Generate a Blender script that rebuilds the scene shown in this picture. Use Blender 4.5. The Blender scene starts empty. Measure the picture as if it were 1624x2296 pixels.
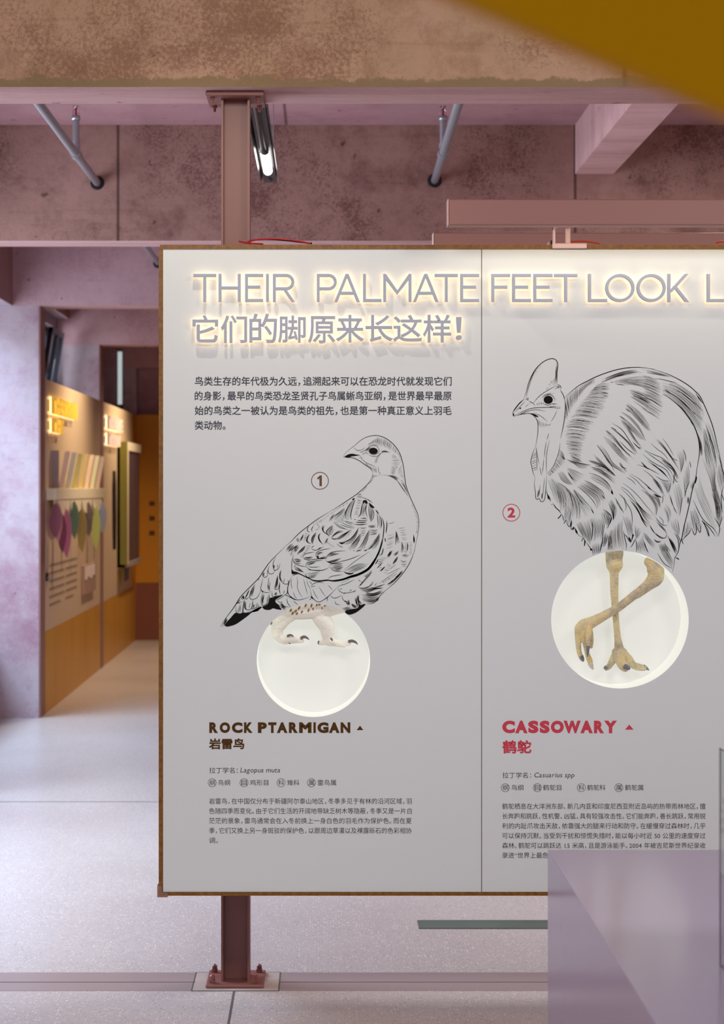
import bpy, bmesh, math, random
from mathutils import Vector, Matrix
from mathutils.geometry import tessellate_polygon
from mathutils.bvhtree import BVHTree
random.seed(7)
SC = bpy.context.scene
COL = SC.collection
PI = math.pi

# ------------------------------------------------------------------ camera
F = 70 / 36 * 2296            # focal length in pixels of the 1624 x 2296 frame
VX, VY, CAMZ = 722, 1095, 1.75
cd = bpy.data.cameras.new('camera')
cam = bpy.data.objects.new('camera', cd)
COL.objects.link(cam)
cd.sensor_fit = 'VERTICAL'
cd.sensor_height = 36
cd.sensor_width = 36 * 1624 / 2296
cd.lens = 70
cd.shift_x = (812 - VX) / 2296
cd.shift_y = (VY - 1148) / 2296
cd.clip_start = 0.05
cam.location = (0, 0, CAMZ)
cam.rotation_euler = (PI / 2, 0, 0)
cd.dof.use_dof = True
cd.dof.focus_distance = 6.6
cd.dof.aperture_fstop = 5.0
SC.camera = cam

# ------------------------------------------------------------------ world, lamps, exposure
SC.view_settings.view_transform = 'Standard'
SC.view_settings.look = 'None'
SC.view_settings.exposure = 0.0
SC.view_settings.gamma = 1.0
SC.view_settings.use_curve_mapping = False
w = bpy.data.worlds.new('sky')
SC.world = w
w.use_nodes = True
bg = w.node_tree.nodes['Background']
bg.inputs[0].default_value = (0.86, 0.93, 1.0, 1)
bg.inputs[1].default_value = 1.0


def area(name, loc, rot, sx, sy, power, col, spread=180):
    l = bpy.data.lights.new(name, 'AREA')
    l.shape = 'RECTANGLE'
    l.size, l.size_y = sx, sy
    l.energy, l.color = power, col
    l.spread = math.radians(spread)
    o = bpy.data.objects.new(name, l)
    o.location, o.rotation_euler = loc, rot
    COL.objects.link(o)
    return o


# daylight through the left hand windows (one lamp outside each window)
# high sky light falling steeply through them, plus a little level light from outside
area('daylight_bay_two', (-4.3, 13.3, 4.7), (0, -0.82, 0), 1.6, 3.6, 285, (0.52, 0.74, 1.0))
area('daylight_bay_one', (-4.3, 9.2, 4.7), (0, -0.82, 0), 1.6, 3.8, 320, (0.52, 0.74, 1.0))
area('daylight_level_two', (-3.2, 13.3, 2.0), (0, -PI / 2, 0), 2.0, 3.2, 60, (0.74, 0.85, 1.0))
area('daylight_level_one', (-3.2, 9.2, 2.0), (0, -PI / 2, 0), 2.0, 3.4, 170, (0.74, 0.85, 1.0))
area('daylight_bay_four', (-3.3, 18.9, 2.9), (0, -PI / 2, 0), 0.5, 1.0, 34, (0.85, 0.9, 1.0))
# ceiling spot in front of the display wall, above the frame
sp = bpy.data.lights.new('ceiling_spot', 'SPOT')
sp.energy, sp.color, sp.spot_size, sp.spot_blend, sp.shadow_soft_size = 26, (1.0, 0.84, 0.62), math.radians(100), 0.9, 0.018
so = bpy.data.objects.new('ceiling_spot', sp)
so.location = (-0.33, 5.78, 3.34)
so.rotation_euler = (math.radians(38), 0, 0)
COL.objects.link(so)
# strip under the picture light, washing the sheet below it
area('picture_light_glow', (1.70, 6.372, 2.600), (math.radians(38), 0, 0), 2.5, 0.03, 2.4, (1.0, 0.84, 0.60), 170)
# unseen fill lights, added near the ceiling to brighten both bays
area('added_fill_light', (-0.6, 2.4, 3.74), (math.radians(30), 0, 0), 1.2, 1.2, 120, (1.0, 0.97, 0.93))
area('added_fill_light', (2.6, 2.4, 3.74), (math.radians(30), 0, 0), 1.2, 1.2, 120, (1.0, 0.97, 0.93))
area('added_fill_light', (2.3, 9.0, 3.74), (0, 0, 0), 1.2, 1.2, 80, (1.0, 0.95, 0.88), 175)  # added fill for the floor and beam behind the display wall
# gallery spots in the far room
for i, (y, x) in enumerate(((17.2, -1.2), (20.8, -1.2))):
    g = bpy.data.lights.new('gallery_spot', 'SPOT')
    g.energy, g.color, g.spot_size, g.spot_blend, g.shadow_soft_size = 260, (1.0, 0.78, 0.52), math.radians(110), 1.0, 0.05
    go = bpy.data.objects.new('gallery_spot', g)
    go.location = (x, y, 3.6)
    go.rotation_euler = (0, math.radians(25), 0)
    COL.objects.link(go)


# ------------------------------------------------------------------ helpers
def W(u, v, y):
    return Vector(((u - VX) * y / F, y, CAMZ - (v - VY) * y / F))


def lin(c):
    return tuple((x / 255 / 12.92 if x <= 10 else ((x / 255 + 0.055) / 1.055) ** 2.4) for x in c)


def node(nt, t, **kw):
    n = nt.nodes.new(t)
    for k, v in kw.items():
        setattr(n, k, v)
    return n


def mat(name, col, rough=0.6, metal=0.0, spec=0.4, emit=None, es=0.0, trans=0.0, bump=0.0, bscale=60, var=0.0, vscale=6, coat=0.0):
    m = bpy.data.materials.new(name)
    m.use_nodes = True
    nt = m.node_tree
    b = nt.nodes['Principled BSDF']
    c = lin(col) + (1,)
    b.inputs['Base Color'].default_value = c
    b.inputs['Roughness'].default_value = rough
    b.inputs['Metallic'].default_value = metal
    b.inputs['Specular IOR Level'].default_value = spec
    b.inputs['Transmission Weight'].default_value = trans
    b.inputs['Coat Weight'].default_value = coat
    if emit:
        b.inputs['Emission Color'].default_value = lin(emit) + (1,)
        b.inputs['Emission Strength'].default_value = es
    if var or bump:
        tc = node(nt, 'ShaderNodeTexCoord')
        if var:
            n = node(nt, 'ShaderNodeTexNoise')
            n.inputs['Scale'].default_value = vscale
            n.inputs['Detail'].default_value = 6
            nt.links.new(tc.outputs['Object'], n.inputs['Vector'])
            mx = node(nt, 'ShaderNodeMixRGB')
            mx.inputs[1].default_value = tuple(x * (1 - var) for x in c[:3]) + (1,)
            mx.inputs[2].default_value = tuple(min(1, x * (1 + var)) for x in c[:3]) + (1,)
            nt.links.new(n.outputs['Fac'], mx.inputs[0])
            nt.links.new(mx.outputs[0], b.inputs['Base Color'])
        if bump:
            n2 = node(nt, 'ShaderNodeTexNoise')
            n2.inputs['Scale'].default_value = bscale
            n2.inputs['Detail'].default_value = 4
            nt.links.new(tc.outputs['Object'], n2.inputs['Vector'])
            bp = node(nt, 'ShaderNodeBump')
            bp.inputs['Strength'].default_value = bump
            bp.inputs['Distance'].default_value = 0.01
            nt.links.new(n2.outputs['Fac'], bp.inputs['Height'])
            nt.links.new(bp.outputs[0], b.inputs['Normal'])
    return m


def concrete(name, c1, c2, dark, stain=0.5, sscale=3.0, fine=18, lines=(), edge=None, grain=(1, 1, 1), rough=0.75, speck=0.35):
    """mottled pigmented concrete: two-tone clouds, dark stains, pinholes, cast joints at given x"""
    m = bpy.data.materials.new(name)
    m.use_nodes = True
    nt = m.node_tree
    L = nt.links
    b = nt.nodes['Principled BSDF']
    b.inputs['Roughness'].default_value = rough
    b.inputs['Specular IOR Level'].default_value = 0.25
    tc = node(nt, 'ShaderNodeTexCoord')
    mp = node(nt, 'ShaderNodeMapping')
    mp.inputs['Scale'].default_value = grain
    L.new(tc.outputs['Object'], mp.inputs[0])

    def noise(scale, detail, rgh=0.6, src=None):
        n = node(nt, 'ShaderNodeTexNoise')
        n.inputs['Scale'].default_value = scale
        n.inputs['Detail'].default_value = detail
        n.inputs['Roughness'].default_value = rgh
        L.new((src or mp).outputs[0], n.inputs['Vector'])
        return n.outputs['Fac']

    def ramp(f, a, z):
        r = node(nt, 'ShaderNodeMapRange')
        r.inputs['From Min'].default_value = a
        r.inputs['From Max'].default_value = z
        L.new(f, r.inputs['Value'])
        return r.outputs[0]

    def mix(f, a, c, amt=1.0):
        mx = node(nt, 'ShaderNodeMixRGB')
        if amt != 1.0:
            mu = node(nt, 'ShaderNodeMath', operation='MULTIPLY')
            mu.inputs[1].default_value = amt
            L.new(f, mu.inputs[0])
            f = mu.outputs[0]
        L.new(f, mx.inputs[0])
        if isinstance(a, tuple):
            mx.inputs[1].default_value = a
        else:
            L.new(a, mx.inputs[1])
        mx.inputs[2].default_value = c
        return mx.outputs[0]

    A, B, D = lin(c1) + (1,), lin(c2) + (1,), lin(dark) + (1,)
    col = mix(ramp(noise(1.6, 5), 0.35, 0.65), A, B)
    st = ramp(noise(sscale, 9, 0.72), 0.52, 0.68)
    col = mix(st, col, D, stain)
    col = mix(ramp(noise(fine, 10, 0.8), 0.48, 0.68), col, D, speck)
    col = mix(ramp(noise(fine * 1.7, 8, 0.8), 0.55, 0.8), col, tuple(min(1, x * 1.25) for x in B[:3]) + (1,), 0.5)
    sx = node(nt, 'ShaderNodeSeparateXYZ')
    L.new(tc.outputs['Object'], sx.inputs[0])
    # speckle gathered in patches
    pm_ = node(nt, 'ShaderNodeMath', operation='MULTIPLY_ADD')
    pm_.inputs[1].default_value = 1.1
    L.new(noise(sscale * 0.8, 4), pm_.inputs[0])
    L.new(noise(70, 8, 0.75), pm_.inputs[2])
    col = mix(ramp(pm_.outputs[0], 1.10, 1.27), col, D, min(1, speck * 1.9))
    # board streaks along the pour
    mp2 = node(nt, 'ShaderNodeMapping')
    mp2.inputs['Scale'].default_value = (0.5, 0.5, 9)
    L.new(tc.outputs['Object'], mp2.inputs[0])
    col = mix(ramp(noise(3.0, 7, 0.65, mp2), 0.58, 0.72), col, D, speck * 0.8)
    # pinholes
    vo = node(nt, 'ShaderNodeTexVoronoi')
    vo.inputs['Scale'].default_value = 5.5
    ds = node(nt, 'ShaderNodeTexNoise')
    ds.inputs['Scale'].default_value = 30
    L.new(tc.outputs['Object'], ds.inputs['Vector'])
    dm = node(nt, 'ShaderNodeVectorMath', operation='MULTIPLY_ADD')
    dm.inputs[1].default_value = (0.06, 0.06, 0.06)
    L.new(ds.outputs['Color'], dm.inputs[0])
    L.new(tc.outputs['Object'], dm.inputs[2])
    L.new(dm.outputs[0], vo.inputs['Vector'])
    col = mix(ramp(vo.outputs['Distance'], 0.085, 0.04), col, tuple(x * 0.4 for x in D[:3]) + (1,), 0.7)
    for x0 in lines:
        s = node(nt, 'ShaderNodeMath', operation='SUBTRACT')
        s.inputs[1].default_value = x0
        L.new(sx.outputs[0], s.inputs[0])
        a = node(nt, 'ShaderNodeMath', operation='ABSOLUTE')
        L.new(s.outputs[0], a.inputs[0])
        col = mix(ramp(a.outputs[0], 0.012, 0.004), col, tuple(x * 0.35 for x in D[:3]) + (1,), 0.75)
    if edge:                                     # weathered mortar lip along the lower arris
        z0, h, ec = edge
        n = noise(8, 8, 0.7)
        mu = node(nt, 'ShaderNodeMath', operation='MULTIPLY_ADD')
        mu.inputs[1].default_value = -h * 3
        L.new(n, mu.inputs[0])
        L.new(sx.outputs[2], mu.inputs[2])
        col = mix(ramp(mu.outputs[0], z0 - h * 0.6, z0 - h * 0.85), col, lin(ec) + (1,), 0.85)
    L.new(col, b.inputs['Base Color'])
    bp = node(nt, 'ShaderNodeBump')
    bp.inputs['Strength'].default_value = 0.35
    bp.inputs['Distance'].default_value = 0.01
    L.new(noise(fine * 1.3, 8, 0.7), bp.inputs['Height'])
    L.new(bp.outputs[0], b.inputs['Normal'])
    return m


class MB:
    def __init__(self):
        self.v, self.f, self.m = [], [], []
        self.mi = 0

    def add(self, vs, fs):
        n = len(self.v)
        self.v += [tuple(p) for p in vs]
        self.f += [tuple(i + n for i in f) for f in fs]
        self.m += [self.mi] * len(fs)
        return self

    def box(self, x0, x1, y0, y1, z0, z1):
        vs = [(x, y, z) for z in (z0, z1) for y in (y0, y1) for x in (x0, x1)]
        return self.add(vs, [(0, 2, 3, 1), (4, 5, 7, 6), (0, 1, 5, 4), (2, 6, 7, 3), (0, 4, 6, 2), (1, 3, 7, 5)])

    def tube(self, pts, rad, n=12, caps=True):
        pts = [Vector(p) for p in pts]
        rr = rad if isinstance(rad, (list, tuple)) else [rad] * len(pts)
        vs, fs = [], []
        prev = None
        for i, p in enumerate(pts):
            t = (pts[min(i + 1, len(pts) - 1)] - pts[max(i - 1, 0)]).normalized()
            if prev is None:
                a = Vector((0, 0, 1)) if abs(t.z) < 0.9 else Vector((1, 0, 0))
                prev = t.cross(a).normalized()
            prev = (prev - t * prev.dot(t)).normalized()
            q = t.cross(prev)
            for k in range(n):
                an = 2 * PI * k / n
                vs.append(p + (prev * math.cos(an) + q * math.sin(an)) * rr[i])
        for i in range(len(pts) - 1):
            for k in range(n):
                a, b2 = i * n + k, i * n + (k + 1) % n
                fs.append((a, b2, b2 + n, a + n))
        if caps:
            fs.append(tuple(range(n))[::-1])
            fs.append(tuple(range((len(pts) - 1) * n, len(pts) * n)))
        return self.add(vs, fs)

    def ball(self, c, rx, ry=None, rz=None, n=12, m=8):
        ry, rz = ry or rx, rz or rx
        vs = [(c[0], c[1], c[2] - rz)]
        for i in range(1, m):
            a = -PI / 2 + PI * i / m
            for k in range(n):
                b = 2 * PI * k / n
                vs.append((c[0] + rx * math.cos(a) * math.cos(b), c[1] + ry * math.cos(a) * math.sin(b), c[2] + rz * math.sin(a)))
        vs.append((c[0], c[1], c[2] + rz))
        fs = [(0, 1 + (k + 1) % n, 1 + k) for k in range(n)]
        for i in range(m - 2):
            for k in range(n):
                a, b = 1 + i * n + k, 1 + i * n + (k + 1) % n
                fs.append((a, b, b + n, a + n))
        e = len(vs) - 1
        o = 1 + (m - 2) * n
        fs += [(o + k, o + (k + 1) % n, e) for k in range(n)]
        return self.add(vs, fs)

    def prism(self, poly, fn, d):
        """poly: 2D points; fn(a,b,t) -> 3D for t in (0,d)"""
        n = len(poly)
        tri = tessellate_polygon([[Vector((a, b, 0)) for a, b in poly]])
        vs = [fn(a, b, 0) for a, b in poly] + [fn(a, b, d) for a, b in poly]
        fs = [t for t in tri] + [tuple(n + i for i in t[::-1]) for t in tri]
        fs += [(i, (i + 1) % n, n + (i + 1) % n, n + i) for i in range(n)]
        return self.add(vs, fs)

    def build(self, name, m, parent=None, smooth=False, bevel=0.0, seg=2, kind=None, label=None, fix=True):
        me = bpy.data.meshes.new(name)
        me.from_pydata(self.v, [], self.f)
        ms = m if isinstance(m, (list, tuple)) else [m]
        for x in ms:
            me.materials.append(x)
        if len(ms) > 1:
            me.polygons.foreach_set('material_index', self.m)
        if fix:
            bm = bmesh.new()
            bm.from_mesh(me)
            bmesh.ops.recalc_face_normals(bm, faces=bm.faces)
            bm.to_mesh(me)
            bm.free()
        if smooth:
            me.polygons.foreach_set('use_smooth', [True] * len(me.polygons))
        me.update()
        o = bpy.data.objects.new(name, me)
        COL.objects.link(o)
        if parent:
            o.parent = parent
            if parent.parent is None:          # parts keep their mesh in world space
                o.matrix_parent_inverse = Matrix.Translation(-parent.location)
        if bevel:
            md = o.modifiers.new('edge_round', 'BEVEL')
            md.width, md.segments, md.limit_method = bevel, seg, 'ANGLE'
        if kind:
            o['kind'] = kind
        if label:
            o['label'] = label
        return o


def thing(name, label, cat, loc, group=None):
    o = bpy.data.objects.new(name, None)
    o.empty_display_size = 0.1
    o.location = loc
    COL.objects.link(o)
    return tag(o, label, cat, group)


def tag(o, label, cat, group=None):
    o['label'], o['category'] = label, cat
    if group:
        o['group'] = group
    return o


def struct(name, mb, m, **k):
    return mb.build(name, m, kind='structure', **k)


def B(x0, x1, y0, y1, z0, z1):
    return MB().box(x0, x1, y0, y1, z0, z1)


def cr(pts, n=8):
    """Catmull-Rom samples through points of any dimension"""
    if len(pts) < 3:
        return [tuple(a + (b - a) * i / n for a, b in zip(pts[0], pts[-1])) for i in range(n + 1)]
    P = [pts[0]] + list(pts) + [pts[-1]]
    out = []
    for i in range(1, len(P) - 2):
        for k in range(n):
            t = k / n
            out.append(tuple(0.5 * (2 * b + (c - a) * t + (2 * a - 5 * b + 4 * c - d) * t * t + (3 * b - a - 3 * c + d) * t ** 3)
                             for a, b, c, d in zip(P[i - 1], P[i], P[i + 1], P[i + 2])))
    out.append(tuple(pts[-1]))
    return out


# ------------------------------------------------------------------ materials
M = {}
M['beam_tan'] = concrete('tan_concrete', (214, 174, 148), (198, 166, 130), (142, 100, 76), 0.55, 2.6, 13, lines=(1.05,), edge=(3.141, 0.035, (150, 130, 94)))
M['beam_brown'] = concrete('brown_pink_concrete', (160, 122, 114), (146, 110, 102), (88, 50, 46), 0.6, 2.4, 11, lines=(-1.146, 1.424))
M['soffit'] = concrete('bounce_lit_concrete', (206, 164, 164), (196, 156, 152), (150, 104, 104), 0.3, 2.0, 16, grain=(0.35, 3, 1), speck=0.2)  # light bounced up from the floor is painted into this lighter tone
M['ceiling'] = concrete('pink_ceiling_concrete', (176, 134, 138), (166, 124, 130), (128, 84, 90), 0.4, 1.6, 18, lines=(-0.2,), speck=0.2)
M['pale'] = concrete('pale_pink_concrete', (192, 180, 188), (184, 158, 168), (158, 114, 134), 0.75, 1.5, 9, speck=0.35)
M['pinkwall'] = concrete('pink_wall_concrete', (202, 166, 172), (190, 154, 160), (156, 110, 118), 0.6, 1.8, 14, speck=0.25)
M['jamb'] = mat('brown_jamb_paint', (150, 110, 104), 0.6, var=0.06)
M['steel'] = mat('rose_painted_steel', (138, 86, 80), 0.42, spec=0.5, bump=0.05, bscale=300, var=0.03)
M['fixture'] = mat('rose_powder_coat', (152, 104, 98), 0.45, bump=0.03, bscale=400)
M['palepink'] = mat('pale_pink_plastic', (226, 196, 196), 0.4)
M['sheet'] = mat('offwhite_laminate', (218, 226, 228), 0.42, spec=0.35, var=0.012, vscale=1.4)
M['seam'] = mat('joint_shadow_gap', (120, 108, 98), 0.8)
M['ink'] = mat('black_print_ink', (22, 20, 20), 0.7, spec=0.1)
M['inkgrey'] = mat('grey_print_ink', (98, 92, 86), 0.7, spec=0.1)
M['text'] = mat('charcoal_print_ink', (72, 66, 66), 0.7, spec=0.1)
M['intro'] = mat('slate_print_ink', (70, 72, 84), 0.7, spec=0.1)
M['brown'] = mat('brown_print_ink', (84, 58, 26), 0.7, spec=0.1)
M['coral'] = mat('coral_print_ink', (205, 72, 88), 0.7, spec=0.1)
M['letter'] = mat('grey_letter_paint', (170, 178, 198), 0.5)
M['halo'] = mat('warm_letter_glow', (255, 230, 190), 0.5, emit=(255, 216, 168), es=3.6)
M['nicheback'] = mat('backlit_white_acrylic', (150, 150, 146), 0.5, emit=(255, 255, 248), es=0.52)
M['nichetube'] = mat('white_acrylic_ring', (170, 170, 166), 0.4, emit=(255, 254, 244), es=0.54)
M['chrome'] = mat('brushed_steel', (196, 198, 204), 0.28, metal=1.0)
M['galv'] = mat('galvanised_pipe', (170, 172, 180), 0.38, metal=0.75, var=0.08, vscale=20)
M['black'] = mat('black_plastic', (24, 22, 24), 0.35)
M['darkmetal'] = mat('dark_lamp_housing', (70, 64, 66), 0.4, metal=0.4)
M['tube'] = mat('lit_lamp_tube', (255, 255, 255), 0.3, emit=(255, 250, 244), es=9)
M['red'] = mat('red_cable_sheath', (178, 34, 44), 0.4)
M['redglass'] = mat('red_sprinkler_bulb', (190, 30, 30), 0.15, trans=0.3)
M['yellow'] = mat('mustard_paint', (200, 142, 0), 0.7, spec=0.08)
M['yellowwall'] = mat('amber_board', (206, 138, 20), 0.5, var=0.04)
M['brownbase'] = mat('rust_brown_board', (140, 82, 60), 0.5)
M['tan'] = mat('tan_graphic_laminate', (214, 188, 158), 0.45, var=0.02)
M['cream'] = mat('cream_paint', (240, 226, 196), 0.5)
M['frame'] = mat('black_window_frame', (40, 42, 48), 0.35, metal=0.4)
M['lilac'] = mat('lilac_gloss_lacquer', (150, 132, 162), 0.17, spec=0.6)
M['darkstrip'] = mat('dark_green_polished_strip', (112, 126, 118), 0.12, spec=0.6, var=0.2, vscale=4)
M['joint'] = mat('dark_floor_joint', (98, 88, 90), 0.6)
M['tape'] = mat('clear_corner_guard', (196, 150, 120), 0.2, trans=0.6)
M['claw'] = mat('grey_claw_horn', (118, 108, 104), 0.35)
M['clawblue'] = mat('slate_claw_horn', (122, 124, 136), 0.3)
M['nailwhite'] = mat('white_nail_horn', (214, 208, 196), 0.35)
M['featherwhite'] = mat('white_plumage', (252, 250, 238), 0.8, bump=0.5, bscale=90, var=0.02, vscale=40)
M['featherbrown'] = mat('brown_plumage_mark', (150, 112, 72), 0.8, var=0.3, vscale=120)

gl = bpy.data.materials.new('clear_glass')
gl.use_nodes = True
nt = gl.node_tree
nt.nodes.remove(nt.nodes['Principled BSDF'])
g1 = node(nt, 'ShaderNodeBsdfTransparent')
g1.inputs[0].default_value = (0.93, 0.95, 0.96, 1)
g2 = node(nt, 'ShaderNodeBsdfGlossy')
g2.inputs['Roughness'].default_value = 0.03
fr = node(nt, 'ShaderNodeFresnel')
mx = node(nt, 'ShaderNodeMixShader')
nt.links.new(fr.outputs[0], mx.inputs[0])
nt.links.new(g1.outputs[0], mx.inputs[1])
nt.links.new(g2.outputs[0], mx.inputs[2])
nt.links.new(mx.outputs[0], nt.nodes['Material Output'].inputs[0])
M['glass'] = gl


def plywood():
    m = mat('edge_plywood', (150, 102, 36), 0.45)
    nt = m.node_tree
    tc = node(nt, 'ShaderNodeTexCoord')
    mp = node(nt, 'ShaderNodeMapping')
    mp.inputs['Scale'].default_value = (60, 6, 60)
    nt.links.new(tc.outputs['Object'], mp.inputs[0])
    n = node(nt, 'ShaderNodeTexNoise')
    n.inputs['Scale'].default_value = 1.2
    n.inputs['Detail'].default_value = 5
    nt.links.new(mp.outputs[0], n.inputs['Vector'])
    r = node(nt, 'ShaderNodeValToRGB')
    r.color_ramp.elements[0].position, r.color_ramp.elements[0].color = 0.3, lin((104, 66, 10)) + (1,)
    r.color_ramp.elements[1].position, r.color_ramp.elements[1].color = 0.7, lin((138, 94, 24)) + (1,)
    nt.links.new(n.outputs['Fac'], r.inputs[0])
    nt.links.new(r.outputs[0], nt.nodes['Principled BSDF'].inputs['Base Color'])
    return m


M['ply'] = plywood()


def amberwood():
    m = mat('amber_wood_veneer', (190, 126, 56), 0.4)
    nt = m.node_tree
    tc = node(nt, 'ShaderNodeTexCoord')
    mp = node(nt, 'ShaderNodeMapping')
    mp.inputs['Scale'].default_value = (3, 3, 0.4)
    nt.links.new(tc.outputs['Object'], mp.inputs[0])
    n = node(nt, 'ShaderNodeTexNoise')
    n.inputs['Scale'].default_value = 2.5
    n.inputs['Detail'].default_value = 8
    nt.links.new(mp.outputs[0], n.inputs['Vector'])
    r = node(nt, 'ShaderNodeValToRGB')
    r.color_ramp.elements[0].position, r.color_ramp.elements[0].color = 0.3, lin((200, 140, 44)) + (1,)
    r.color_ramp.elements[1].position, r.color_ramp.elements[1].color = 0.7, lin((216, 160, 66)) + (1,)
    nt.links.new(n.outputs['Fac'], r.inputs[0])
    nt.links.new(r.outputs[0], nt.nodes['Principled BSDF'].inputs['Base Color'])
    return m


M['wood'] = amberwood()


def terrazzo():
    m = bpy.data.materials.new('pink_terrazzo')
    m.use_nodes = True
    nt = m.node_tree
    L = nt.links
    b = nt.nodes['Principled BSDF']
    tc = node(nt, 'ShaderNodeTexCoord')
    n = node(nt, 'ShaderNodeTexNoise')
    n.inputs['Scale'].default_value = 0.7
    n.inputs['Detail'].default_value = 6
    L.new(tc.outputs['Object'], n.inputs['Vector'])
    r = node(nt, 'ShaderNodeValToRGB')
    r.color_ramp.elements[0].position, r.color_ramp.elements[0].color = 0.35, lin((194, 183, 181)) + (1,)
    r.color_ramp.elements[1].position, r.color_ramp.elements[1].color = 0.65, lin((206, 197, 195)) + (1,)
    L.new(n.outputs['Fac'], r.inputs[0])
    col = r.outputs[0]
    for sc, lo, hi, c, rnd in ((85, 0.86, 0.9, (240, 228, 220), 0.34), (150, 0.86, 0.9, (228, 212, 206), 0.30), (120, 0.9, 0.93, (140, 112, 110), 0.3)):
        v = node(nt, 'ShaderNodeTexVoronoi')
        v.inputs['Scale'].default_value = sc
        L.new(tc.outputs['Object'], v.inputs['Vector'])
        sep = node(nt, 'ShaderNodeSeparateColor')
        L.new(v.outputs['Color'], sep.inputs[0])
        pick = node(nt, 'ShaderNodeMath', operation='GREATER_THAN')
        pick.inputs[1].default_value = 1 - (1 - lo) * 2.2
        L.new(sep.outputs[0], pick.inputs[0])
        sz = node(nt, 'ShaderNodeMath', operation='LESS_THAN')
        sz.inputs[1].default_value = rnd
        L.new(v.outputs['Distance'], sz.inputs[0])
        mu = node(nt, 'ShaderNodeMath', operation='MULTIPLY')
        L.new(pick.outputs[0], mu.inputs[0])
        L.new(sz.outputs[0], mu.inputs[1])
        mxx = node(nt, 'ShaderNodeMixRGB')
        L.new(mu.outputs[0], mxx.inputs[0])
        L.new(col, mxx.inputs[1])
        mxx.inputs[2].default_value = lin(c) + (1,)
        col = mxx.outputs[0]
    L.new(col, b.inputs['Base Color'])
    b.inputs['Roughness'].default_value = 0.3
    b.inputs['Specular IOR Level'].default_value = 0.5
    return m


M['floor'] = terrazzo()


def legskin():
    m = mat('yellow_grey_scaled_skin', (190, 168, 104), 0.5)
    nt = m.node_tree
    L = nt.links
    b = nt.nodes['Principled BSDF']
    tc = node(nt, 'ShaderNodeTexCoord')
    n = node(nt, 'ShaderNodeTexNoise')
    n.inputs['Scale'].default_value = 16
    n.inputs['Detail'].default_value = 8
    n.inputs['Roughness'].default_value = 0.7
    L.new(tc.outputs['Object'], n.inputs['Vector'])
    r = node(nt, 'ShaderNodeValToRGB')
    e = r.color_ramp.elements
    e[0].position, e[0].color = 0.32, lin((160, 156, 146)) + (1,)
    e[1].position, e[1].color = 0.7, lin((246, 222, 146)) + (1,)
    k = e.new(0.5)
    k.color = lin((226, 212, 172)) + (1,)
    L.new(n.outputs['Fac'], r.inputs[0])
    v = node(nt, 'ShaderNodeTexVoronoi')
    v.inputs['Scale'].default_value = 170
    L.new(tc.outputs['Object'], v.inputs['Vector'])
    mxx = node(nt, 'ShaderNodeMixRGB', blend_type='MULTIPLY')
    mxx.inputs[0].default_value = 0.3
    L.new(r.outputs[0], mxx.inputs[1])
    cr_ = node(nt, 'ShaderNodeValToRGB')
    cr_.color_ramp.elements[0].color = (1, 1, 1, 1)
    cr_.color_ramp.elements[1].color = (0.55, 0.5, 0.42, 1)
    cr_.color_ramp.elements[1].position = 0.75
    L.new(v.outputs['Distance'], cr_.inputs[0])
    L.new(cr_.outputs[0], mxx.inputs[2])
    L.new(mxx.outputs[0], b.inputs['Base Color'])
    bp = node(nt, 'ShaderNodeBump')
    bp.inputs['Strength'].default_value = 0.5
    bp.inputs['Distance'].default_value = 0.004
    bp.invert = True
    L.new(v.outputs['Distance'], bp.inputs['Height'])
    L.new(bp.outputs[0], b.inputs['Normal'])
    return m


M['skin'] = legskin()

# ------------------------------------------------------------------ the building
ZS, ZC = 3.141, 3.793            # underside of the beams, ceiling
XL, XW, XR = -2.147, -2.578, 6.0
YE = 23.3
struct('floor', B(-5, XR + 0.2, -3.5, YE + 0.6, -0.2, 0), M['floor'])
struct('ceiling', B(XW - 0.2, XR + 0.2, -3.5, YE + 0.6, ZC, ZC + 0.2), M['ceiling'])
struct('wall_right_unseen', B(XR, XR + 0.2, -3.5, YE + 0.6, 0, ZC), M['pinkwall'])  # out of view, added to hold back sky light from the right
struct('wall_back', B(XW, XR, YE + 0.001, YE + 0.3, 0, ZC), M['pinkwall'])


def wall_with_openings(name, openings, y0, y1):
    mb = MB()
    y = y0
    for (a, b, z0, z1) in openings:
        mb.box(XW - 0.2, XW, y, a, 0, ZC)
        mb.box(XW - 0.2, XW, a, b, 0, z0)
        mb.box(XW - 0.2, XW, a, b, z1, ZC)
        y = b
    mb.box(XW - 0.2, XW, y, y1, 0, ZC)
    return struct(name, mb, M['pale'])


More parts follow.
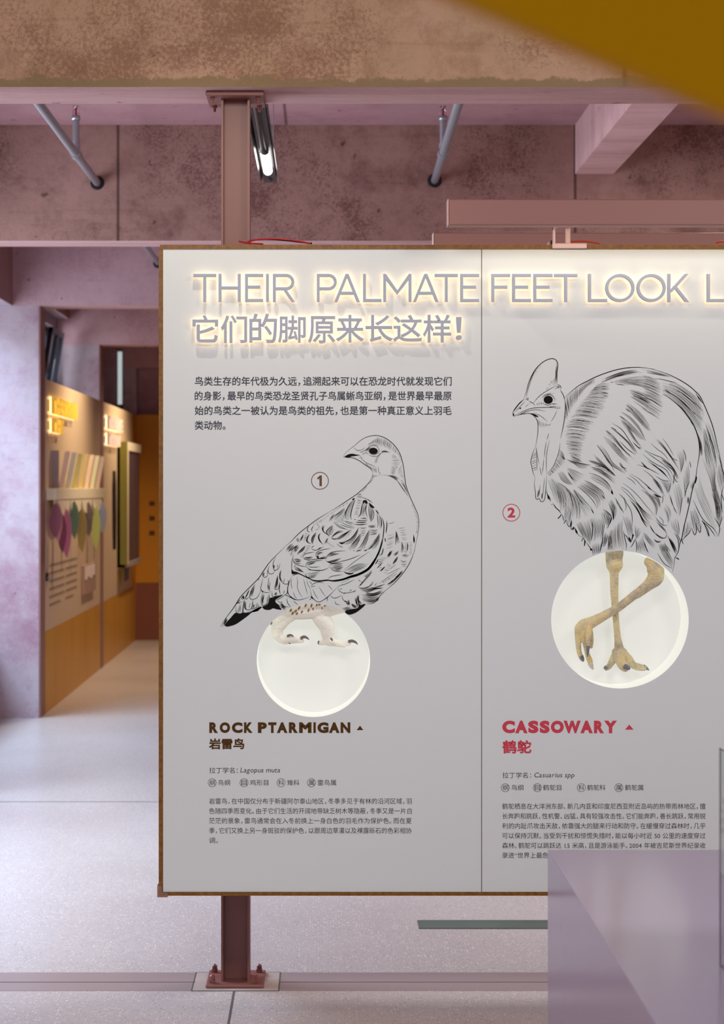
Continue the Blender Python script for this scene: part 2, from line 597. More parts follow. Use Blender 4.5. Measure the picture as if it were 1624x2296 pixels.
WIN = [(7.45, 11.0, 0.68, 3.12), (11.65, 15.1, 0.68, 3.12), (18.3, 19.22, 2.45, 3.3)]
wall_with_openings('wall_left', WIN, -3.5, YE)
for i, (a, b, z0, z1) in enumerate(WIN):
    o = bpy.data.objects.new('window_%d' % (i + 1), None)
    o.location = (XW - 0.1, (a + b) / 2, z0)
    o['kind'] = 'structure'
    COL.objects.link(o)
    f = MB()
    t = 0.05
    x0, x1 = XW - 0.13, XW - 0.07
    f.box(x0, x1, a, a + t, z0, z1).box(x0, x1, b - t, b, z0, z1)
    f.box(x0, x1, a, b, z0, z0 + t).box(x0, x1, a, b, z1 - t, z1)
    if b - a > 2:
        for q in (1, 2):
            yy = a + (b - a) * q / 3
            f.box(x0, x1, yy - t / 2, yy + t / 2, z0, z1)
    f.build('window_frame', M['frame'], o)
    if b - a < 2:      # hopper sash tilted open
        s = MB()
        c, h = math.cos(0.16), z1 - z0 - 0.1
        for (ya, yb, za, zb) in ((a + 0.06, b - 0.06, 0, 0.05), (a + 0.06, b - 0.06, h - 0.05, h), (a + 0.06, a + 0.12, 0, h), (b - 0.12, b - 0.06, 0, h), ((a + b) / 2 - .02, (a + b) / 2 + .02, 0, h)):
            vs = [(XW - 0.06 + d + zz * 0.16, yy, z0 + 0.05 + zz * c) for zz in (za, zb) for yy in (ya, yb) for d in (0, 0.04)]
            s.add(vs, [(0, 2, 3, 1), (4, 5, 7, 6), (0, 1, 5, 4), (2, 6, 7, 3), (0, 4, 6, 2), (1, 3, 7, 5)])
        s.build('window_sash', M['frame'], o)

# cross beams, one every bay; undersides coloured lighter, as if lit from the floor
for (y0, y1, fm) in ((6.90, 7.203, 'beam_tan'), (11.19, 11.457, 'beam_brown'), (15.17, 15.44, 'pinkwall'), (19.28, 19.56, 'pinkwall'), (YE - 0.27, YE, 'pinkwall')):
    mb = MB()
    xs = XR if y0 < 23 else 2.0
    v = [(XW, y0, ZS), (xs, y0, ZS), (xs, y1, ZS), (XW, y1, ZS), (XW, y0, ZC), (xs, y0, ZC), (xs, y1, ZC), (XW, y1, ZC)]
    mb.add(v, [(0, 1, 5, 4), (2, 3, 7, 6), (3, 0, 4, 7), (1, 2, 6, 5)])
    mb.mi = 1
    mb.add(v, [(3, 2, 1, 0)])
    struct('concrete_beam', mb, [M[fm], M['soffit']])
    # columns under the left end
    if y0 < 23:
        mb = MB()
        mb.box(XW, XL - 0.012, y0, y1, 0, ZS)
        struct('concrete_column', mb, M['pale'])
        struct('trim_%d' % (int(y0)), B(XL - 0.012, XL, y0 + 0.002, y1, 0, ZS), M['jamb'])
# secondary beam running towards the viewer in the bay behind the steel post
struct('concrete_beam', B(1.424, 1.639, 7.203, 11.19, 3.517, ZC), M['soffit'])
# long edge beams over the windows
for (y0, y1, z, x) in ((7.203, 11.19, ZS, -2.358), (11.457, 15.17, ZS, -2.358), (15.44, 19.28, 3.39, -2.449)):
    mb = MB()
    mb.box(XW, x, y0, y1, z + 0.004, ZC)
    mb.mi = 1
    mb.box(XW, x, y0, y1, z, z + 0.004)
    struct('concrete_beam', mb, [M['jamb'], M['pale']])
# stub pier and slit window in the last bay
struct('concrete_column', B(XW, XL, YE - 0.27, YE, 0, ZS), M['pale'])
o = bpy.data.objects.new('window_4', None)
o.location = (-2.33, YE - 0.29, 2.6)
o['kind'] = 'structure'
COL.objects.link(o)
B(-2.365, -2.305, YE - 0.285, YE - 0.272, 2.6, 3.35).build('window_frame', M['frame'], o)
B(-2.36, -2.31, YE - 0.295, YE - 0.285, 2.72, 3.33).build('window_pane', mat('daylit_slit_pane', (210, 225, 225), 0.3, emit=(222, 238, 238), es=0.55), o)
# floor bands and joints
band = mat('grey_lilac_floor_band', (168, 150, 150), 0.28, var=0.05, vscale=30)
ya, yb = F * CAMZ / (2222 - VY), F * CAMZ / (2181 - VY)
struct('trim_1', MB().box(XW, -0.447, ya, yb, 0, 0.0012).box(-0.150, XR, ya, yb, 0, 0.0012), band)
struct('trim_2', MB().box(XW, -0.447, F * CAMZ / (2203 - VY) - .003, F * CAMZ / (2203 - VY) + .003, 0, 0.002).box(-0.150, XR, F * CAMZ / (2203 - VY) - .003, F * CAMZ / (2203 - VY) + .003, 0, 0.002), M['joint'])
xj = (525 - VX) * ya / F
struct('trim_3', B(xj - 0.0035, xj + 0.0035, 1.0, ya, 0, 0.0015), M['joint'])
yj = F * CAMZ / (1798 - VY)
struct('trim_4', B(XW, XR, yj - 0.004, yj + 0.004, 0, 0.0015), M['joint'])
# square mortar patch under the post foot
pm = MB()
px0, px1 = (430 - VX) * ya / F, (625 - VX) * ya / F
pm.box(px0, px1, ya, yb, 0, 0.0016)
struct('trim_5', pm, mat('smooth_mortar_patch', (186, 168, 160), 0.5, var=0.05))
pj = MB()
for (a, b, c, d) in ((px0 - .003, px0 + .002, ya, yb), (px1 - .002, px1 + .003, ya, yb), (px0, px1, ya - .003, ya), (px0, px1, yb, yb + .003)):
    pj.box(a, b, c, d, 0, 0.002)
struct('trim_6', pj, M['joint'])

tag(B((937 - VX) * 8 / F, 3.4, F * CAMZ / (2083 - VY), F * CAMZ / (2065 - VY), 0.0, 0.004).build('floor_strip', M['darkstrip']),
    'dark green polished strip set in the floor behind the display wall', 'floor strip')

# ------------------------------------------------------------------ steel post
YP = 7.07
pl0, pl1 = F * CAMZ / (2217 - VY), F * CAMZ / (2182 - VY)
xa, xb = (461 - VX) * pl0 / F, (592 - VX) * pl0 / F
post = thing('steel_post', 'rose painted steel H column behind the display wall, bolted to floor and beam', 'post', ((xa + xb) / 2, YP, 0))
cx = (xa + xb) / 2
h = 0.0505
s = MB()
s.box(cx - h, cx - h + 0.008, YP - h, YP + h, 0.012, ZS - 0.017)
s.box(cx + h - 0.008, cx + h, YP - h, YP + h, 0.012, ZS - 0.017)
s.box(cx - h + 0.007, cx + h - 0.007, YP - 0.004, YP + 0.004, 0.012, ZS - 0.017)
s.build('shaft', M['steel'], post)
for nm, z0, z1 in (('base_plate', 0.0017, 0.012), ('top_plate', ZS - 0.017, ZS)):
    p = B(xa, xb, pl0, pl1, z0, z1).build(nm, M['steel'], post, bevel=0.003)
    for sx in (xa + 0.022, xb - 0.022):
        for sy in (pl0 + 0.035, pl1 - 0.035):
            bt = MB()
            if nm == 'base_plate':
                bt.tube([(sx, sy, z1), (sx, sy, z1 + 0.012)], 0.012, 6)
                bt.tube([(sx, sy, z1 + 0.012), (sx, sy, z1 + 0.024), (sx, sy, z1 + 0.03)], [0.0095, 0.0095, 0.003], 10)
            else:
                bt.tube([(sx, sy, z0), (sx, sy, z0 - 0.008)], 0.010, 6)
                bt.tube([(sx, sy, z0 - 0.008), (sx, sy, z0 - 0.022)], 0.005, 8)
            bt.build('bolt', M['steel'], p)

# ------------------------------------------------------------------ sprinkler pipes
def pipe(x, z, y0, y1, rz, ytee, name, label, riser=True, hole=True, dx=0.0):
    t = thing(name, label, 'pipe', (x, y0, z))
    r = 0.0215
    MB().tube([(x + dx, y0, z), (x, y1, z)], r, 16).build('pipe', M['galv'], t, smooth=False)
    if hole:
        MB().tube([(x, y1 - 0.012, z), (x, y1 + 0.0, z)], [0.034, 0.04], 20).build('wall_collar', M['black'], t)
    x += dx * (y1 - ytee) / (y1 - y0)
    if riser:
        MB().tube([(x, ytee - 0.05, z), (x, ytee + 0.05, z)], r * 1.3, 16).tube([(x, ytee, z), (x, ytee, z + 0.05)], r * 1.05, 14).build('tee_fitting', M['galv'], t)
        rs = MB()
        pts, rad = [], []
        n = 26
        for i in range(n + 1):
            zz = z + 0.05 + (rz - z - 0.05) * i / n
            pts.append((x, ytee, zz))
            rad.append(0.017 if i % 2 else 0.0185)
        rs.tube(pts, rad, 14)
        rs.tube([(x, ytee, rz), (x, ytee, rz + 0.022)], 0.023, 8)
        rs.build('riser', M['galv'], t, smooth=True)
        hd = MB()
        for sx in (-1, 1):
            hd.tube([(x + sx * 0.012, ytee, rz + 0.022), (x + sx * 0.015, ytee, rz + 0.045), (x, ytee, rz + 0.07)], 0.003, 6)
        hd.tube([(x, ytee, rz + 0.07), (x, ytee, rz + 0.073)], [0.02, 0.016], 12)
        hdo = hd.build('sprinkler_head', M['chrome'], t)
        MB().tube([(x, ytee, rz + 0.024), (x, ytee, rz + 0.066)], 0.0055, 8).build('glass_bulb', M['redglass'], hdo, label='red glass bulb')
    return t


pipe(-1.263, 3.467, 7.203, 11.19, 3.64, 10.22, 'sprinkler_pipe', 'grey sprinkler pipe on the left entering the brown concrete beam')
pipe(0.634, 3.48, 7.203, 11.19, 3.65, 10.28, 'sprinkler_pipe', 'grey sprinkler pipe right of the steel post, above the display wall', dx=-0.035)
pipe(-1.247, 3.467, 11.457, 15.17, 3.64, 0, 'sprinkler_pipe', 'short piece of grey pipe beyond the brown beam above the top left display wall corner', riser=False)

# ------------------------------------------------------------------ hanging lamp behind the post
lx, lz = -0.272, 3.35
lamp = thing('tube_lamp', 'dark slim tube lamp hanging behind the steel post with a short lit section', 'lamp', (lx, 9.0, lz))
B(lx - 0.033, lx + 0.033, 7.5, 10.5, lz + 0.012, lz + 0.05).build('housing', M['darkmetal'], lamp)
fin = MB()
for sx in (-1, 1):
    fin.add([(lx + sx * 0.034, 7.5, lz + 0.05), (lx + sx * 0.034, 10.45, lz + 0.05), (lx + sx * 0.047, 10.45, lz - 0.005), (lx + sx * 0.047, 7.5, lz - 0.005),
             (lx + sx * 0.037, 7.5, lz + 0.05), (lx + sx * 0.037, 10.45, lz + 0.05), (lx + sx * 0.05, 10.45, lz - 0.005), (lx + sx * 0.05, 7.5, lz - 0.005)],
            [(0, 1, 2, 3), (7, 6, 5, 4), (0, 3, 7, 4), (1, 5, 6, 2), (3, 2, 6, 7), (0, 4, 5, 1)])
fin.build('reflector_fin', M['chrome'], lamp)
MB().tube([(lx - 0.004, 7.55, lz), (lx - 0.004, 9.42, lz)], 0.013, 14).build('unlit_tube', M['black'], lamp)
MB().ball((lx, 9.44, lz), 0.024, 0.05, 0.02).build('tube_socket', M['black'], lamp)
MB().tube([(lx, 9.47, lz - 0.002), (lx, 9.5, lz - 0.002), (lx, 10.02, lz - 0.002), (lx, 10.06, lz - 0.002)], [0.016, 0.022, 0.022, 0.014], 16).build('lit_tube', M['tube'], lamp, smooth=True)
MB().ball((lx, 10.38, lz + 0.008), 0.012, 0.06, 0.006).build('end_slot', M['black'], lamp)
for yy in (7.9, 9.9):
    MB().tube([(lx + 0.03, yy, lz + 0.05), (lx + 0.03, yy, ZC)], 0.0035, 8).build('hanger_rod', M['chrome'], lamp)

# ------------------------------------------------------------------ display wall
YF = 6.56                        # front face
YB = 7.018


def U(u, v, d=0.0):              # target pixel on the front face, d metres in front of it
    return ((u - VX) * YF / F, YF - d, CAMZ - (v - VY) * YF / F)


X0, Z1 = U(356, 549)[0], U(356, 549)[2]
Z0 = U(356, 2008)[2]
X1 = U(1800, 0)[0]
ps = YF / F
dw = thing('display_wall', 'large white bird panel in a plywood box frame fixed to the rose steel post', 'display panel', ((X0 + X1) / 2, YF + 0.2, Z0))
e = 0.0145
B(X0, X0 + e, YF - 0.001, YB, Z0 + e, Z1 - e).build('side_board', M['ply'], dw)
B(X0 + 0.004, X1, YF - 0.003, YB, Z1 - e, Z1).build('top_board', M['ply'], dw)
B(X0 - 0.001, X1, YF - 0.003, YB, Z0, Z0 + e * 0.85).build('bottom_board', M['ply'], dw)
B(X1 - e, X1, YF, YB, Z0 + e, Z1 - e).build('side_board', M['ply'], dw)
B(X0 + e, X1 - e, YB - 0.012, YB, Z0 + e * 0.85, Z1 - e).build('back_board', M['ply'], dw)
cg = MB()
c0 = U(353, 2011)
cg.box(c0[0], c0[0] + 0.034, YF - 0.006, YF + 0.03, c0[2], c0[2] + 0.016)
cg.box(c0[0], c0[0] + 0.016, YF - 0.006, YF + 0.03, c0[2] + 0.016, c0[2] + 0.038)
cg.build('corner_guard', M['tape'], dw, label='clear plastic corner guard')

NICHE = ((703, 1480.5, 127.2), (1390.5, 1389.3, 154.3))
sheets = []
for i, (ua, ub, nc) in enumerate(((365.5, 1079.3, NICHE[0]), (1081.3, 1788, NICHE[1]))):
    va, vb = 559.0, 2000.5
    outer = [(ua, va), (ub, va), (ub, vb), (ua, vb)]
    N = 128
    ring = [(nc[0] + nc[2] * math.cos(2 * PI * k / N), nc[1] + nc[2] * math.sin(2 * PI * k / N)) for k in range(N)]
    tri = tessellate_polygon([[Vector((a, b, 0)) for a, b in outer], [Vector((a, b, 0)) for a, b in ring[::-1]]])
    pts = outer + ring[::-1]
    mb = MB()
    n = len(pts)
    mb.add([U(a, b) for a, b in pts] + [U(a, b, -0.006) for a, b in pts], [t for t in tri] + [tuple(n + q for q in t[::-1]) for t in tri] + [(k, (k + 1) % 4, n + (k + 1) % 4, n + k) for k in range(4)])
    sh = mb.build('panel_sheet', M['sheet'], dw)
    sheets.append(sh)
    # lit round recess
    rg = MB()
    vs, fs = [], []
    for d in (0.0, -0.146):
        for k in range(N):
            vs.append(U(*ring[k], d))
    fs = [(k, (k + 1) % N, N + (k + 1) % N, N + k) for k in range(N)]
    rg.add(vs, fs)
    nr = rg.build('niche_ring', M['nichetube'], dw, smooth=True, label='white lit lining of the round recess')
    bk = MB()
    bk.add([U(nc[0], nc[1], -0.1455)] + [U(*ring[k], -0.1455) for k in range(N)], [(0, 1 + k, 1 + (k + 1) % N) for k in range(N)])
    bk.build('niche_back', M['nicheback'], dw, label='backlit white rear of the round recess')
B(U(1079.3, 0)[0], U(1081.3, 0)[0], YF + 0.002, YF + 0.006, Z0 + e * .85, Z1 - e).build('sheet_joint', M['seam'], dw)

# ------------------------------------------------------------------ lettering
GC = {}


def bolder(vs, fs, w):
    """grow a flat glyph outwards by w with mitred corners"""
    if w <= 0:
        return vs, fs
    sides = {(f[i], f[(i + 1) % len(f)]) for f in fs for i in range(len(f))}
    rim = [e for e in sides if (e[1], e[0]) not in sides]
    nrm = {}
    for a, b in rim:
        dx, dy = vs[b][0] - vs[a][0], vs[b][1] - vs[a][1]
        l = math.hypot(dx, dy) or 1
        for q in (a, b):
            nrm.setdefault(q, []).append((dy / l, -dx / l))
    idx, vs2 = {}, list(vs)
    for q, ns in nrm.items():
        sx_, sy_ = sum(n[0] for n in ns), sum(n[1] for n in ns)
        l = math.hypot(sx_, sy_) or 1
        ux, uy = sx_ / l, sy_ / l
        c = max(0.45, ux * ns[0][0] + uy * ns[0][1])
        idx[q] = len(vs2)
        vs2.append((vs[q][0] + ux * w / c, vs[q][1] + uy * w / c))
    return vs2, list(fs) + [(b, a, idx[a], idx[b]) for a, b in rim]


def glyph(ch, off=0.0, res=3):
    k = (ch, off, res)
    off = max(0, off)
    if k not in GC:
        c = bpy.data.curves.new('lettering', 'FONT')
        c.body, c.size, c.offset, c.resolution_u = ch, 1, 0, res
        o = bpy.data.objects.new('lettering', c)
        COL.objects.link(o)
        dg = bpy.context.evaluated_depsgraph_get()
        m = o.evaluated_get(dg).to_mesh()
        bm = bmesh.new()
        bm.from_mesh(m)
        bmesh.ops.remove_doubles(bm, verts=bm.verts, dist=1e-5)
        bm.verts.index_update()
        vs = [(v.co.x, v.co.y) for v in bm.verts]
        fs = [tuple(v.index for v in f.verts) for f in bm.faces]
        bm.free()
        bpy.data.objects.remove(o)
        bpy.data.curves.remove(c)
        GC[k] = bolder(vs, fs, off)
    return GC[k]


INK = 0.0006


def bbox_glyphs(chars, off, res, pitch=None):
    """lay chars out at size one; returns list of (vs, fs)"""
    x, out = 0.0, []
    for ch in chars:
        if ch == ' ':
            x += 0.30
            continue
        vs, fs = glyph(ch, off, res)
        mxx = max(v[0] for v in vs)
        if ord(ch) > 0x2e80 or ch in '“':
            punct = ch in '，、。：；'
            out.append(([(a + x, b) for a, b in vs], fs))
            x += 0.62 if punct else (0.45 if ch == '“' else (pitch or 1.0))
        else:
            out.append(([(a + x, b) for a, b in vs], fs))
            x += mxx + (0.05 if off < 0.03 else 0.115)
    return out


def text_fit(mb, s, u0, u1, v0, v1, off=0.0, res=3, slant=0.0):
    gs = bbox_glyphs(s, off, res)
    xs = [a for g in gs for a, b in g[0]]
    ys = [b for g in gs for a, b in g[0]]
    ax, ay = (u1 - u0) / (max(xs) - min(xs)), (v1 - v0) / (max(ys) - min(ys))
    for vs, fs in gs:
        mb.add([U(u0 + (a - min(xs)) * ax + slant * (b - min(ys)) * ay, v1 - (b - min(ys)) * ay, INK) for a, b in vs], fs)


def text_line(mb, s, u0, u1, vc, em, off=0.0, slant=0.0):
    """running text: fixed glyph size, spread to the measured line length; vc = line centre"""
    gs = bbox_glyphs(s, off, 2)
    xs = [a for g in gs for a, b in g[0]]
    ax = (u1 - u0) / (max(xs) - min(xs))
    for vs, fs in gs:
        mb.add([U(u0 + (a - min(xs)) * ax + slant * (b - 0.36) * em, vc - (b - 0.36) * em, INK) for a, b in vs], fs)


def solid(mb, vs, fs, fn, d0, d1):
    n = len(vs)
    P = [fn(a, b, d0) for a, b in vs] + [fn(a, b, d1) for a, b in vs]
    cnt = {}
    for f in fs:
        for i in range(len(f)):
            k = (f[i], f[(i + 1) % len(f)])
            cnt[k] = cnt.get(k, 0) + 1
    F2 = list(fs) + [tuple(n + i for i in f[::-1]) for f in fs]
    for (a, b) in cnt:
        if (b, a) not in cnt:
            F2.append((a, b, n + b, n + a))
    mb.add(P, F2)


M_SHAPE = ([(0, 0), (.11, 0), (.11, .80), (.5, .22), (.89, .80), (.89, 0), (1, 0), (1, 1), (.89, 1), (.5, .40), (.11, 1), (0, 1)],)


def m_glyph(t=0.10):
    poly = [(0, 0), (t, 0), (t, .78), (.5, .26), (1 - t, .78), (1 - t, 0), (1, 0), (1, 1), (1 - t * .95, 1), (.5, .415), (t * .95, 1), (0, 1)]
    tri = tessellate_polygon([[Vector((a, b, 0)) for a, b in poly]])
    return poly, [tuple(t_) for t_ in tri]


def stroke_letter(ch, w, h, t):
    """thin geometric capitals drawn from bars of one width t; origin bottom left, y up"""
    s = t / 2
    Q = []

    def bar(x0, y0, x1, y1):
        Q.append([(x0, y0), (x1, y0), (x1, y1), (x0, y1)])

    def slant(x0, y0, x1, y1):              # ends cut level
        k = s * math.hypot(x1 - x0, y1 - y0) / abs(y1 - y0)
        if y0 > y1:
            x0, y0, x1, y1 = x1, y1, x0, y0
        Q.append([(x0 - k, y0), (x0 + k, y0), (x1 + k, y1), (x1 - k, y1)])

    def arc(cx, cy, rx, ry, a0, a1, n):
        P = [(cx + (rx - q) * math.cos(a0 + (a1 - a0) * i / n), cy + (ry - q) * math.sin(a0 + (a1 - a0) * i / n), ) for i in range(n + 1) for q in (0, t)]
        for i in range(n):
            Q.append([P[2 * i], P[2 * i + 2], P[2 * i + 3], P[2 * i + 1]])

    if ch in 'HERPLFK':
        bar(0, 0, t, h)
    if ch == 'T':
        bar(0, h - t, w, h)
        bar(w / 2 - s, 0, w / 2 + s, h - t)
    elif ch == 'I':
        bar(0, 0, w, h)
    elif ch == 'H':
        bar(w - t, 0, w, h)
        bar(t, h * .5 - s, w - t, h * .5 + s)
    elif ch in 'EF':
        bar(t, h - t, w, h)
        bar(t, h * .53 - s, w * .84, h * .53 + s)
        if ch == 'E':
            bar(t, 0, w, t)
    elif ch == 'L':
        bar(t, 0, w, t)
    elif ch in 'PR':
        y1 = h * .42
        r = (h - y1) / 2
        bar(t, h - t, w * .97 - r, h)
        bar(t, y1, w * .97 - r, y1 + t)
        arc(w * .97 - r, y1 + r, r, r, -PI / 2, PI / 2, 18)
        if ch == 'R':
            slant(w * .54, y1 + 1, w - s * 1.25, 0)
    elif ch == 'A':
        k = s * 1.2
        slant(k, 0, w / 2, h)
        slant(w - k, 0, w / 2, h)
        bar(w * .2, h * .26, w * .8, h * .26 + t)
    elif ch == 'K':
        slant(t, h * .36, w - s * 1.7, h)
        slant(w * .33, h * .56, w - s * 1.4, 0)
    elif ch == 'O':
        arc(w / 2, h / 2, w / 2, h / 2, 0, 2 * PI, 56)
    vs, fs = [], []
    for q in Q:
        area2 = sum(a[0] * b[1] - b[0] * a[1] for a, b in zip(q, q[1:] + q[:1]))
        q = q if area2 > 0 else q[::-1]
        fs.append(tuple(range(len(vs), len(vs) + 4)))
        vs += q
    return vs, fs


def title_letter(ch, u0, u1, v0, v1, off):
    if ch in 'THEIRPALFOK':
        vs, fs = stroke_letter(ch, u1 - u0, v1 - v0, 6.4)
        q = [(u0 + a, v1 - b) for a, b in vs]
    else:
        vs, fs = m_glyph() if ch == 'M' else glyph(ch, off, 8)
        xs, ys = [a for a, b in vs], [b for a, b in vs]
        ax, ay = (u1 - u0) / (max(xs) - min(xs)), (v1 - v0) / (max(ys) - min(ys))
        q = [(u0 + (a - min(xs)) * ax, v1 - (b - min(ys)) * ay) for a, b in vs]
    mb = MB()
    if ch in 'THEIRPALFOK':                    # bars step by a hair so that no two faces coincide
        for i, f in enumerate(fs):
            solid(mb, [q[k] for k in f], [(0, 1, 2, 3)], U, 0.034 - 0.00015 * (i % 7 if ch != 'O' else 0), 0.016 + 0.00015 * (i % 7 if ch != 'O' else 0))
    else:
        solid(mb, q, fs, U, 0.034, 0.016)
    lo = mb.build('title_letter', M['letter'], dw)
    hb = MB()
    hb.add([U(a, b, 0.0150) for a, b in q], fs)
    hb.build('letter_glow', M['halo'], lo, label='warm glow behind the letter')


TL = [('T', 434.8, 485.7), ('H', 491.3, 540.6), ('E', 550.4, 590.9), ('I', 597.2, 603.5), ('R', 612.6, 661.9), ('P', 710.6, 756.7), ('A', 749.5, 807), ('L', 813.9, 855), ('M', 859, 922),
      ('A', 925, 983), ('T', 974, 1025.7), ('E', 1031, 1073), ('F', 1100.5, 1142.5), ('E', 1147, 1189), ('E', 1194.4, 1237), ('T', 1240.8, 1292.3), ('L', 1316.6, 1358.7), ('O', 1355, 1420),
      ('O', 1425, 1490), ('K', 1494, 1541.8), ('L', 1582, 1626)]
for ch, a, b in TL:
    title_letter(ch, a, b, 616.5, 678.8, -0.004)
for ch, a, b, c, d in (('它', 433, 490, 709, 769), ('们', 496, 555, 709, 770), ('的', 560, 622, 705, 770), ('脚', 624, 686, 709.5, 770), ('原', 691, 752, 710.5, 771), ('来', 753.6, 816, 708, 769),
                       ('长', 819.5, 881, 708, 768), ('这', 881, 946, 708, 768), ('样', 948, 1010.6, 707.4, 769), ('！', 1021, 1034.5, 712.7, 763.6)):
    title_letter(ch, a, b, c, d, 0.012)

LS, RS = sheets


def printed(name, m, parent, fn, label=None):
    mb = MB()
    fn(mb)
    return mb.build(name, m, parent, fix=False, label=label)


def lines(rows, em, off=0.0):
    return lambda mb: [text_line(mb, s, u0, u1, v, em, off) for s, u0, u1, v in rows]


printed('intro_text', M['intro'], LS, lines([
    ('鸟类生存的年代极为久远，追溯起来可以在恐龙时代就发现它们', 436.8, 1013, 855.2),
    ('的身影，最早的鸟类恐龙圣贤孔子鸟属蜥鸟亚纲，是世界最早最原', 436.8, 1013, 888),
    ('始的鸟类之一被认为是鸟类的祖先，也是第一种真正意义上羽毛', 436.8, 1013, 921),
    ('类动物。', 436.8, 506, 954)], 21.5, 0.013))
printed('caption_title', M['brown'], LS, lambda mb: (
    [text_fit(mb, ch, a, b, 1619.5, 1643.5, 0.062, 4) for ch, a, b in (('R', 469.5, 489), ('O', 492.8, 516.2), ('C', 520, 544), ('K', 547.3, 566.8), ('P', 578.6, 598.5), ('T', 601.7, 620), ('A', 621, 645),
        ('R', 648, 668.3), ('M', 671, 698.7), ('I', 703, 708.3), ('G', 712, 737), ('A', 737.8, 761.8), ('N', 764, 785.8))],
    mb.add([U(800, 1637, INK), U(815, 1637, INK), U(807.5, 1627, INK)], [(0, 1, 2)])))
printed('caption_subtitle', M['brown'], LS, lambda mb: text_fit(mb, '岩雷鸟', 468.5, 548, 1655.5, 1680, 0.03, 3))
printed('caption_title', M['coral'], RS, lambda mb: (
    [text_fit(mb, ch, a, b, 1615.8, 1644, 0.066, 4) for ch, a, b in (('C', 1126.5, 1155), ('A', 1155.5, 1183.3), ('S', 1184.5, 1208), ('S', 1210.4, 1233), ('O', 1235.5, 1264.6),
        ('W', 1264, 1302.6), ('A', 1301.7, 1329.8), ('R', 1332.3, 1355), ('Y', 1355, 1384))],
    mb.add([U(1402, 1636, INK), U(1421, 1636, INK), U(1411.5, 1624.5, INK)], [(0, 1, 2)])))
printed('caption_subtitle', M['coral'], RS, lambda mb: text_fit(mb, '鹤鸵', 1126.5, 1192, 1659.5, 1689.5, 0.03, 3))


def ring2(mb, u, v, r, w, n=40):
    vs = []
    for k in range(n):
        a = 2 * PI * k / n
        vs += [U(u + (r - w) * math.cos(a), v + (r - w) * math.sin(a), INK), U(u + r * math.cos(a), v + r * math.sin(a), INK)]
    mb.add(vs, [(2 * k, 2 * k + 1, (2 * k + 3) % (2 * n), (2 * k + 2) % (2 * n)) for k in range(n)])


printed('number_badge', mat('bronze_print_ink', (112, 84, 58), 0.7, spec=.1), LS, lambda mb: (ring2(mb, 717.7, 1078, 19.8, 1.6), mb.add([U(712, 1071, INK), U(718, 1066, INK), U(722, 1066, INK), U(722, 1090, INK), U(716.5, 1090, INK), U(716.5, 1073, INK), U(712, 1075.5, INK)], [(0, 1, 2, 5, 6), (2, 3, 4, 5)])))
printed('number_badge', M['coral'], RS, lambda mb: (ring2(mb, 1147, 1149.5, 19.8, 1.6), text_fit(mb, '2', 1138.5, 1155.5, 1138, 1160.5, 0.04, 4)))


def facts(mb, x, y, rows, vy):
    text_line(mb, '拉丁学名：', x, x + 64, y, 14.3)
    text_fit(mb, rows[0][0], rows[0][1], rows[0][2], y - 6.5, y + (8.0), 0.0, 3, 0.2)
    for a, r, t, b, c in rows[1:]:
        ring2(mb, r, vy, 9.6, 0.9)
        text_line(mb, a, r - 6.3, r + 6.3, vy, 13.5)
        text_line(mb, t, b, c, vy, 14.0)


printed('caption_facts', M['text'], LS, lambda mb: facts(mb, 469.5, 1727.5, [('Lagopus muta', 538, 627),
        ('纲', 476, '鸟纲', 489, 516), ('目', 547.5, '鸡形目', 560.5, 602), ('科', 630.5, '雉科', 644.5, 671.5), ('属', 698.5, '雷鸟属', 712.5, 754)], 1755))
printed('caption_facts', M['text'], RS, lambda mb: facts(mb, 1127, 1738.5, [('Casuarius spp', 1197, 1287),
        ('纲', 1133.5, '鸟纲', 1147, 1174), ('目', 1205.5, '鹤鸵目', 1218, 1259), ('科', 1304, '鹤鸵科', 1317, 1358), ('属', 1388, '鹤鸵属', 1402, 1443)], 1766))
printed('caption_text', M['text'], LS, lines([
    ('岩雷鸟，在中国仅分布于新疆阿尔泰山地区，冬季多见于有林的沿河区域，羽', 469, 923.5, 1796.5),
    ('色随四季而变化。由于它们生活的开阔地带缺乏树木等隐蔽，冬季又是一片白', 469, 923.5, 1818.5),
    ('茫茫的景象，雷鸟通常会在入冬前换上一身白色的羽毛作为保护色。而在夏', 469, 923.5, 1840.5),
    ('季，它们又换上另一身斑驳的保护色，以跟周边草灌以及裸露砾石的色彩相协', 469, 923.5, 1862.5),
    ('调。', 469, 489, 1884.5)], 14.2))
printed('caption_text', M['text'], RS, lines([
    ('鹤鸵栖息在大洋洲东部、新几内亚和印度尼西亚附近岛屿的热带雨林地区，擅', 1126.5, 1582.5, 1808),
    ('长奔跑和跳跃，性机警、凶猛，具有较强攻击性。它们能奔跑，善长跳跃，常用锐', 1126.5, 1582.5, 1830),
    ('利的内趾爪攻击天敌，依靠强大的腿来行动和防守。在缓慢穿过森林时，几乎', 1126.5, 1582.5, 1852),
    ('可以保持沉默。当受到干扰和惊慌失措时，能以每小时近 50 公里的速度穿过', 1126.5, 1582.5, 1874),
    ('森林。鹤鸵可以跳跃达 1.5 米高，且是游泳能手。2004 年被吉尼斯世界纪录收', 1126.5, 1582.5, 1896),
    ('录进“世界上最危', 1126.5, 1230, 1918)], 14.2))

